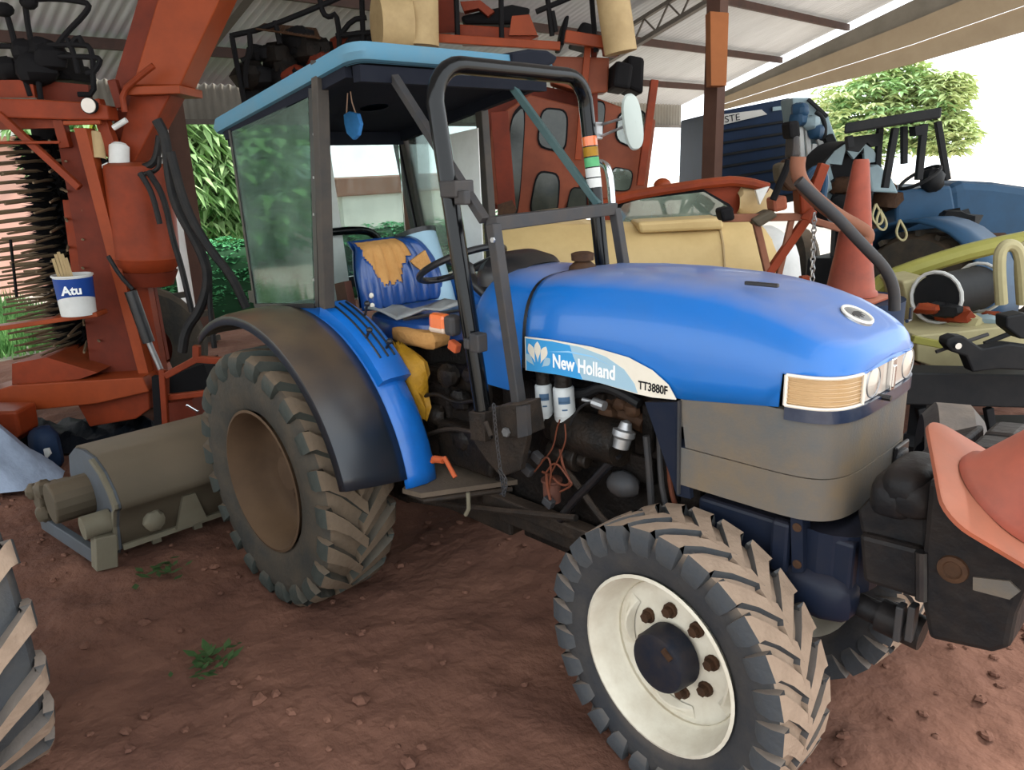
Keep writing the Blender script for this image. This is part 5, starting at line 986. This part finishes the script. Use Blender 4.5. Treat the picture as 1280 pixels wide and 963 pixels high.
# ---------------- orange boom frame with valve block and brown hose
h3 = 4.05
B3 = thing('boom_frame', 'orange lever frame with a brown hose standing beyond the bonnet nose', 'frame', ground(985, h3))
for a, b, w_ in (((903, 273), (1000, 271), .04), ((1000, 271), (1050, 286), .036), ((944, 274), (962, 350), .036), ((1016, 262), (955, 350), .045), ((1030, 205), (1004, 275), .05), ((990, 272), (972, 350), .03)):
    hbar('frame_bar', a, b, h3, w_, 'hose_brown' if w_ < .042 else 'orange_paint', B3)
for a, b in (((944, 345), (930, 520)), ((960, 345), (965, 520)), ((1006, 345), (1002, 520))): hbar('frame_leg', a, b, h3, .05, 'orange_paint', B3)
for pts, m_ in (([(985, 200), (1000, 196), (1008, 214), (1006, 236), (988, 240), (976, 228)], 'bolt_rust'), ([(974, 206), (986, 202), (990, 224), (976, 228)], 'mower_olive'), ([(992, 168), (1000, 166), (1002, 196), (990, 198)], 'steel_grey'), ([(986, 152), (1000, 150), (1002, 172), (988, 174)], 'brush_black'), ([(1000, 236), (1020, 240), (1016, 262), (1002, 270)], 'orange_paint'), ([(966, 248), (984, 244), (986, 262), (968, 266)], 'cone_base'), ([(900, 262), (916, 258), (920, 275), (904, 278)], 'brush_black'), ([(940, 275), (965, 262), (974, 270), (950, 285)], 'mower_olive')):
    plate('valve_block', pts, h3-.06, .12, m_, B3, .015)
htube('brown_hose', [(998, 196), (996, 212), (1002, 230), (1020, 250), (1046, 270), (1078, 287), (1086, 296), (1076, 304)], h3-.25, .036, 'hose_brown', B3, 2, 12); htube('grey_hose', [(998, 226), (1018, 246), (1045, 270), (1080, 308), (1106, 334), (1118, 360), (1118, 388)], h3-.33, .028, 'steel_grey', B3, 2, 12); htube('tie_bar', [(966, 250), (984, 208), (986, 200)], h3-.1, .018, 'brush_black', B3, 0); htube('ring_pipe', [(1000, 246), (1012, 214), (1026, 210), (1032, 222), (1028, 250)], h3+.1, .02, 'tractor_blue', B3, 2)
mb = MB(); 
for i in range(14):
    q = H(1018-.2*i, 270+6*i, h3-.08); mb.tube([q+Vector((.012*math.cos(k*1.047)*(i % 2), .012*math.cos(k*1.047)*((i+1) % 2), .02*math.sin(k*1.047))) for k in range(7)], .004, 4, cap=False)
mb.build('chain', 'silver', B3, True)
# ---------------- second cone, on an oil drum
h4 = 4.15
q0 = H(1062, 372, h4); dm = thing('oil_drum', 'dark drum under the upright traffic cone, beyond the bonnet', 'drum', (q0.x, q0.y, 0)); mb = MB(); zt = q0.z; mb.lathe([(0, 0), (0, .28), (zt*.32, .28), (zt*.34, .29), (zt*.36, .28), (zt*.64, .28), (zt*.66, .29), (zt*.68, .28), (zt, .28), (zt-.01, .26), (zt-.01, 0)], (q0.x, q0.y, 0), (0, 0, 1), 30); mb.build('body', 'truck_navy', dm, True, angle=40)
cone('traffic_cone', 'tall faded orange traffic cone standing upright beyond the bonnet', (q0.x, q0.y, q0.z-.01), (0, 0, 1), .74, .125, .04, .17)
# ---------------- dark lorry body with a banner, grey machinery beside it
h5 = 10.2
TRK = thing('lorry', 'dark blue lorry box with a white banner under the far eave', 'truck', ground(945, h5))
plate('box_body', [(895, 140), (988, 122), (1000, 240), (890, 262)], h5, 2.0, 'truck_navy', TRK, .02)
for k in range(6): hbar('side_board', (897, 165+15*k), (994, 150+14.5*k), h5-.02, .03, 'far_black', TRK, .03)
bn = plate('banner', [(904, 143), (952, 137), (959, 143), (904, 156)], h5-.05, .03, 'banner', TRK); q = H(906, 153.5, h5-.06); rgt = (H(952, 141, h5)-H(904, 150, h5)).normalized(); tmx = Matrix((rgt, (-FH).cross(rgt), -FH)).transposed(); text('lettering', 'STE', .115, q, tmx, 'print_black', bn, 1.1, .001)
plate('tail_light', [(966, 134), (980, 132), (980, 137), (966, 139)], h5-.03, .03, 'far_grey', TRK)
for px in (915, 980): q = ground(px, h5+.8); mb = MB(); mb.lathe([(-.15, .25), (-.15, .42), (-.08, .5), (.08, .5), (.15, .42), (.15, .25)], q+Vector((0, 0, .5)), FR, 24); mb.build('wheel_tyre', 'rubber_rear', TRK, True)
plate('chassis', [(892, 258), (1000, 238), (1000, 250), (892, 275)], h5+.1, 1.6, 'far_black', TRK)
h6 = 8.6
GM = thing('grey_sprayer', 'pale grey-blue machine with slanting hood and round toothed guard beside the lorry', 'sprayer', ground(1030, h6))
plate('hood', [(990, 122), (1012, 122), (1036, 145), (1062, 220), (1040, 240), (1010, 236), (1000, 200)], h6+.6, .4, 'far_grey', GM, .02); hbar('hood_edge', (1010, 124), (1034, 146), h6+.55, .04, 'far_black', GM); hbar('hood_edge', (1034, 170), (1048, 200), h6+.4, .10, 'far_black', GM)
plate('hood_window', [(1016, 160), (1030, 168), (1040, 196), (1030, 198)], h6+.55, .06, 'white_plastic', GM)
for a, b in (((1000, 150), (1004, 215)), ((1008, 160), (1014, 220)), ((1018, 180), (1010, 230))): hbar('pipe_rail', a, b, h6+.4, .05, 'white_plastic', GM)
htube('loop_pipe', [(1022, 168), (1030, 176), (1032, 160), (1028, 146), (1020, 140)], h6+.4, .025, 'far_black', GM)
for px, py in ((1000, 138), (1014, 154), (998, 150), (1020, 165)): mb = MB(); mb.blob(H(px, py, h6+.35), (.09, .09, .08), 10, 7, .1, .7); mb.build('fitting', random.choice(('far_grey', 'far_black', 'tractor_blue')), GM, True)
c = H(1062, 232, h6-.2); n_ = (-FH*.9+FR*.35).normalized(); mb = MB(); mb.lathe([(-.30, .40), (-.30, .46), (.0, .46), (.02, .44), (.02, .36), (.0, .34)], c, n_, 40); dsk = mb.build('round_guard', 'far_black', GM, True); xx = Vector((0, 0, 1)).cross(n_).normalized(); yy = n_.cross(xx); mb = MB()
pts = []
for k in range(20): a = 2*math.pi*k/20; rr = .27 if k % 2 else .40; pts.append((a, rr))
mb.grid([[c+n_*.025+(xx*math.cos(a)+yy*math.sin(a))*.445 for a, rr in pts], [c+n_*.03+(xx*math.cos(a)+yy*math.sin(a))*rr for a, rr in pts]], True) if False else None
o1 = [c+n_*.025+(xx*math.cos(a)+yy*math.sin(a))*.445 for a, rr in pts]; o2 = [c+n_*.03+(xx*math.cos(a)+yy*math.sin(a))*rr for a, rr in pts]; mb.grid([o1, o2], True); tg = mb.build('toothed_ring', 'far_grey', dsk); s_ = tg.modifiers.new('s', 'SOLIDIFY'); s_.thickness = .03
mb = MB(); mb.cyl(c-n_*.2, c-n_*.05, .4, 30); mb.build('guard_back', 'brush_black', dsk, True); hbar('stand_leg', (1050, 255), (1046, 330), h6, .12, 'far_black', GM); hbar('stand_leg', (1085, 255), (1090, 330), h6, .12, 'far_black', GM); q = ground(1062, h6); mb = MB(); mb.bb((q.x-.5, q.y-.5, 0), (q.x+.5, q.y+.5, .9)); mb.build('base_frame', 'far_black', GM, bevel=.03)
for k in range(16):
    px = random.uniform(1020, 1110); py = random.uniform(228, 320); rr = random.uniform(.05, .12); mb = MB(); mb.blob(H(px, py, h6-.5), (rr*1.3, rr, rr), 9, 6, .2, .7); mb.build('machine_lump', random.choice(('far_black', 'far_grey', 'bolt_rust', 'far_black')), GM, True)
# ---------------- blue canopy tractor beyond
h7 = 8.0
BT = thing('canopy_tractor', 'dark blue tractor with a flat black canopy roof, facing away at the right', 'tractor', ground(1140, h7))
cp = [H(1055, 168, h7-.5), H(1176, 148, h7-.5), H(1176, 148, h7+.6), H(1055, 168, h7+.6)]; mb = MB(); mb.prism(cp, (0, 0, .10)); mb.build('canopy_roof', 'far_black', BT, bevel=.02)
for a, b, dh in (((1061, 170), (1063, 185), -.4), ((1119, 160), (1106, 235), -.4), ((1155, 155), (1148, 225), -.4), ((1172, 152), (1184, 225), .4), ((1100, 160), (1096, 215), .5), ((1130, 158), (1130, 205), .5)): hbar('canopy_post', a, b, h7+dh, .06, 'far_black', BT)
plate('torn_flap', [(1058, 172), (1104, 166), (1100, 182), (1090, 184), (1084, 178), (1074, 190), (1060, 188)], h7-.3, .05, 'far_black', BT); plate('control_box', [(1144, 158), (1156, 156), (1156, 168), (1145, 170)], h7-.45, .12, 'far_black', BT); plate('rear_panel', [(1085, 210), (1098, 205), (1116, 224), (1124, 242), (1090, 240)], h7-.2, .2, 'far_grey', BT, .02)
q = ground(1128, h7-.55); q.z = .62; wx = (FR*.86+FH*.5).normalized(); mb = MB(); mb.lathe([(-.2, .3), (-.22, .45), (-.2, .58), (-.12, .63), (.12, .63), (.2, .58), (.22, .45), (.2, .3)], q, wx, 40); wt = mb.build('rear_tyre', 'rubber_rear', BT, True); mb = MB(); mb.lathe([(-.1, .31), (-.05, .26), (.02, .2), (.02, 0)], q, -wx, 30); mb.build('rim', 'far_black', wt, True)
for k in range(20): a = k*math.pi/10; d = wx.cross(Vector((0, 0, 1)))*math.cos(a)+Vector((0, 0, 1))*math.sin(a); t_ = d.cross(wx); mb = MB(); mb.box(q+d*.635, (.40, .05, .05), Matrix((wx, t_, d)).transposed()); mb.build('lug', 'rubber_rear', wt)
mb = MB(); d0 = wx.cross(Vector((0, 0, 1))); mb.grid([[q+wx*o_+(d0*math.cos(R(a))+Vector((0, 0, 1))*math.sin(R(a)))*.74 for a in range(-10, 170, 12)] for o_ in (-.3, .26)]); fo_ = mb.build('mudguard', 'tractor_blue', BT, True); s_ = fo_.modifiers.new('s', 'SOLIDIFY'); s_.thickness = .03
plate('body', [(1120, 238), (1190, 232), (1200, 290), (1180, 330), (1120, 330)], h7, .9, 'tractor_blue', BT, .03); plate('bonnet', [(1185, 234), (1205, 226), (1245, 228), (1330, 240), (1330, 320), (1190, 320)], h7+.3, .7, 'tractor_blue', BT, .09)
mb = MB(); c = H(1150, 222, h7); nn_ = Vector((0, 0, 1))*.8-FR*.5; nn_.normalize(); x_ = nn_.cross(FH).normalized(); y_ = nn_.cross(x_); mb.tube([c+.2*(x_*math.cos(k*.35)+y_*math.sin(k*.35)) for k in range(19)], .018, 7); mb.build('steering_wheel', 'far_black', BT, True); mb = MB(); mb.blob(H(1165, 225, h7), (.12, .12, .12), 12, 8, .1); mb.build('seat', 'far_black', BT, True)
q2 = ground(1235, h7+.4); mb = MB(); mb.lathe([(-.12, .2), (-.14, .35), (-.08, .45), (.08, .45), (.14, .35), (.12, .2)], q2+Vector((0, 0, .45)), wx, 30); mb.build('front_tyre', 'rubber_rear', BT, True)
for k in range(14):
    px = random.uniform(1160, 1290); py = random.uniform(275, 335); rr = random.uniform(.06, .15); mb = MB(); mb.blob(H(px, py, h7-.3), (rr*1.4, rr, rr), 9, 6, .2, .7); mb.build('machine_lump', random.choice(('far_black', 'tractor_blue', 'far_grey', 'bolt_rust')), BT, True)
for k, (px, py) in enumerate(((1095, 255), (1100, 262), (1125, 275))): htube('hanging_rope', [(px, py), (px+10, py+18), (px+4, py+28), (px-6, py+18), (px, py)], h7-.85, .012, 'pale_yellow', BT, 2, 5)
# ---------------- yellow implement and black toolbar at the right
h8 = 5.6
Y = thing('yellow_planter', 'yellow-green field implement with hoop guards at the right', 'implement', ground(1200, h8))
htube('curved_boom', [(1085, 368), (1110, 348), (1160, 330), (1220, 312), (1300, 296)], h8+.6, .07, 'yellow_green', Y, 1, 10); plate('cream_hopper', [(1128, 352), (1160, 346), (1192, 395), (1180, 408), (1140, 404)], h8+.2, .4, 'pale_yellow', Y, .02)
a, b = H(1170, 372, h8), H(1222, 360, h8+.3); mb = MB(); mb.cyl(a, b, .17, 24); mb.build('feed_roll', 'far_black', Y, True); mb = MB(); ax = (b-a).normalized(); xx = ax.cross(Vector((0, 0, 1))).normalized(); yy = ax.cross(xx); mb.tube([b+ax*.02+.19*(xx*math.cos(k*.35)+yy*math.sin(k*.35)) for k in range(19)], .014, 6); mb.build('roll_ring', 'white_plastic', Y, True); mb = MB(); mb.tube([a-ax*.0+.19*(xx*math.cos(k*.35)+yy*math.sin(k*.35)) for k in range(19)], .014, 6); mb.build('roll_ring', 'white_plastic', Y, True)
for dx in (0, 26): htube('hoop_guard', [(1252+dx, 380), (1248+dx, 320), (1256+dx, 306), (1268+dx, 306), (1276+dx, 318), (1280+dx, 380)], h8-.3+dx*.01, .04, 'pale_yellow', Y, 2, 10)
plate('deck', [(1146, 420), (1280, 406), (1330, 420), (1330, 470), (1200, 470), (1146, 452)], h8-.3, .5, 'pale_yellow', Y, .01); hbar('edge_rail', (1140, 424), (1250, 445), h8-.45, .05, 'yellow_green', Y); hbar('brace', (1195, 372), (1210, 410), h8-.1, .03, 'white_plastic', Y); hbar('brace', (1230, 430), (1275, 412), h8-.4, .03, 'far_black', Y)
for k in range(14): px = random.uniform(1150, 1250); py = random.uniform(385, 420); rr = random.uniform(.04, .09); mb = MB(); mb.blob(H(px, py, h8-.1), (rr*1.6, rr, rr*.8), 9, 6, .2, .7); mb.build('machine_lump', random.choice(('far_black', 'bolt_rust', 'orange_paint', 'far_grey', 'pale_yellow')), Y, True)
for px in (1160, 1290): q = ground(px, h8+.5); mb = MB(); mb.bb((q.x-.08, q.y-.08, 0), (q.x+.08, q.y+.08, .75)); mb.build('stand_leg', 'far_black', Y)
h9 = 4.7
TB = thing('black_toolbar', 'black steel toolbar with a round-ended arm, right of the tractor nose', 'toolbar', ground(1220, h9))
plate('main_beam', [(1120, 466), (1340, 470), (1340, 512), (1120, 506)], h9, .22, 'far_black', TB, .01); plate('arm', [(1184, 424), (1194, 420), (1206, 421), (1228, 436), (1262, 430), (1340, 440), (1340, 466), (1250, 462), (1216, 466), (1208, 446), (1190, 440), (1183, 432)], h9-.12, .10, 'far_black', TB, .012); plate('arm', [(1258, 396), (1280, 392), (1340, 404), (1340, 428), (1276, 424), (1258, 410)], h9-.05, .12, 'far_black', TB, .012)
q = H(1196, 432, h9-.13); mb = MB(); mb.cyl(q, q-FH*.02, .02, 12); mb.build('pivot_pin', 'chrome', TB, True)
for px in (1150, 1235, 1320): hbar('tine', (px, 510), (px+8, 560), h9+.05, .05, 'far_black', TB); mb = MB(); c = H(px+8, 560, h9+.05); mb.blob((c.x, c.y, max(.08, c.z)), (.16, .16, .12), 12, 7, .2, .7); mb.build('tine_foot', 'far_black', TB, True)
plate('lower_beam', [(1200, 530), (1340, 530), (1340, 556), (1210, 552)], h9+.1, .2, 'far_black', TB, .01)
for px in (1140, 1330): q = ground(px, h9+.1); mb = MB(); mb.bb((q.x-.05, q.y-.05, 0), (q.x+.05, q.y+.05, .55)); mb.build('stand_leg', 'far_black', TB)
htube('wire_stay', [(1170, 440), (1235, 418)], h9, .012, 'steel_grey', TB, 0)
dw = thing('implement_wheel', 'dusty rubber wheel just beyond the grille, under the black toolbar', 'wheel', ground(1182, 3.75)); q = ground(1182, 3.75); mb = MB(); mb.lathe([(-.12, .18), (-.14, .3), (-.08, .37), (.08, .37), (.14, .3), (.12, .18)], q+Vector((0, 0, .37)), (FR*.9-FH*.4), 30); mb.build('tyre', 'lug_front', dw, True); mb = MB(); mb.cyl(q+Vector((0, 0, .37))-FR*.1, q+Vector((0, 0, .37))+FR*.1, .17, 20); mb.build('rim', 'far_black', dw, True)
# right-hand loft post and far wall clutter
plate_p = MB(); plate_p.prism([H(a, b, 8.4) for a, b in ((888, 14), (911, 16), (908, 107), (889, 107))], FH*.2); tag(plate_p.build('timber_post', 'post_wood'), kind='structure')
mb = MB(); q = H(894, 90, 8.8); mb.bb((q.x-.08, q.y-.08, 0), (q.x+.08, q.y+.08, q.z+1.9)); tag(mb.build('shed_post', 'post_brown'), kind='structure')
cl = MB()
for _ in range(900):
    x = random.uniform(-3, 4); y = random.uniform(-2.4, 3); r_ = random.uniform(.006, .022)*(1.5 if random.random() < .1 else 1); cl.blob((x, y, gz(x, y)+r_*.3), (r_*1.3, r_*1.1, r_*.7), 6, 4, .25)
tag(cl.build('dirt_clods', 'red_earth', smooth=True), 'small loose clods of red earth scattered over the shed floor', 'dirt', kind='stuff')
# leaf litter
for i, (px, py, n) in enumerate(((262, 833, 40), (205, 715, 26))):
    c = P(px, py, 'z', 0.01); V = []; F = []; mb = MB()
    for _ in range(n):
        a = random.uniform(0, 6.28); L = random.uniform(.04, .09); o_ = c+Vector((random.gauss(0, .05), random.gauss(0, .06), random.uniform(.0, .02))); d = Vector((math.cos(a), math.sin(a), random.uniform(0, .5)))*L; s_ = Vector((-math.sin(a), math.cos(a), 0))*L*.22; k = len(V); V += [o_, o_+d*.5+s_, o_+d, o_+d*.5-s_]; F.append((k, k+1, k+2, k+3))
    mb.add(V, F); tag(mb.build('green_leaves', 'leaf_litter'), ('small heap of green leaves on the bare earth in front of the rear wheel', 'wisp of green leaves on the earth in front of the flail mower')[i], 'leaves', kind='stuff')
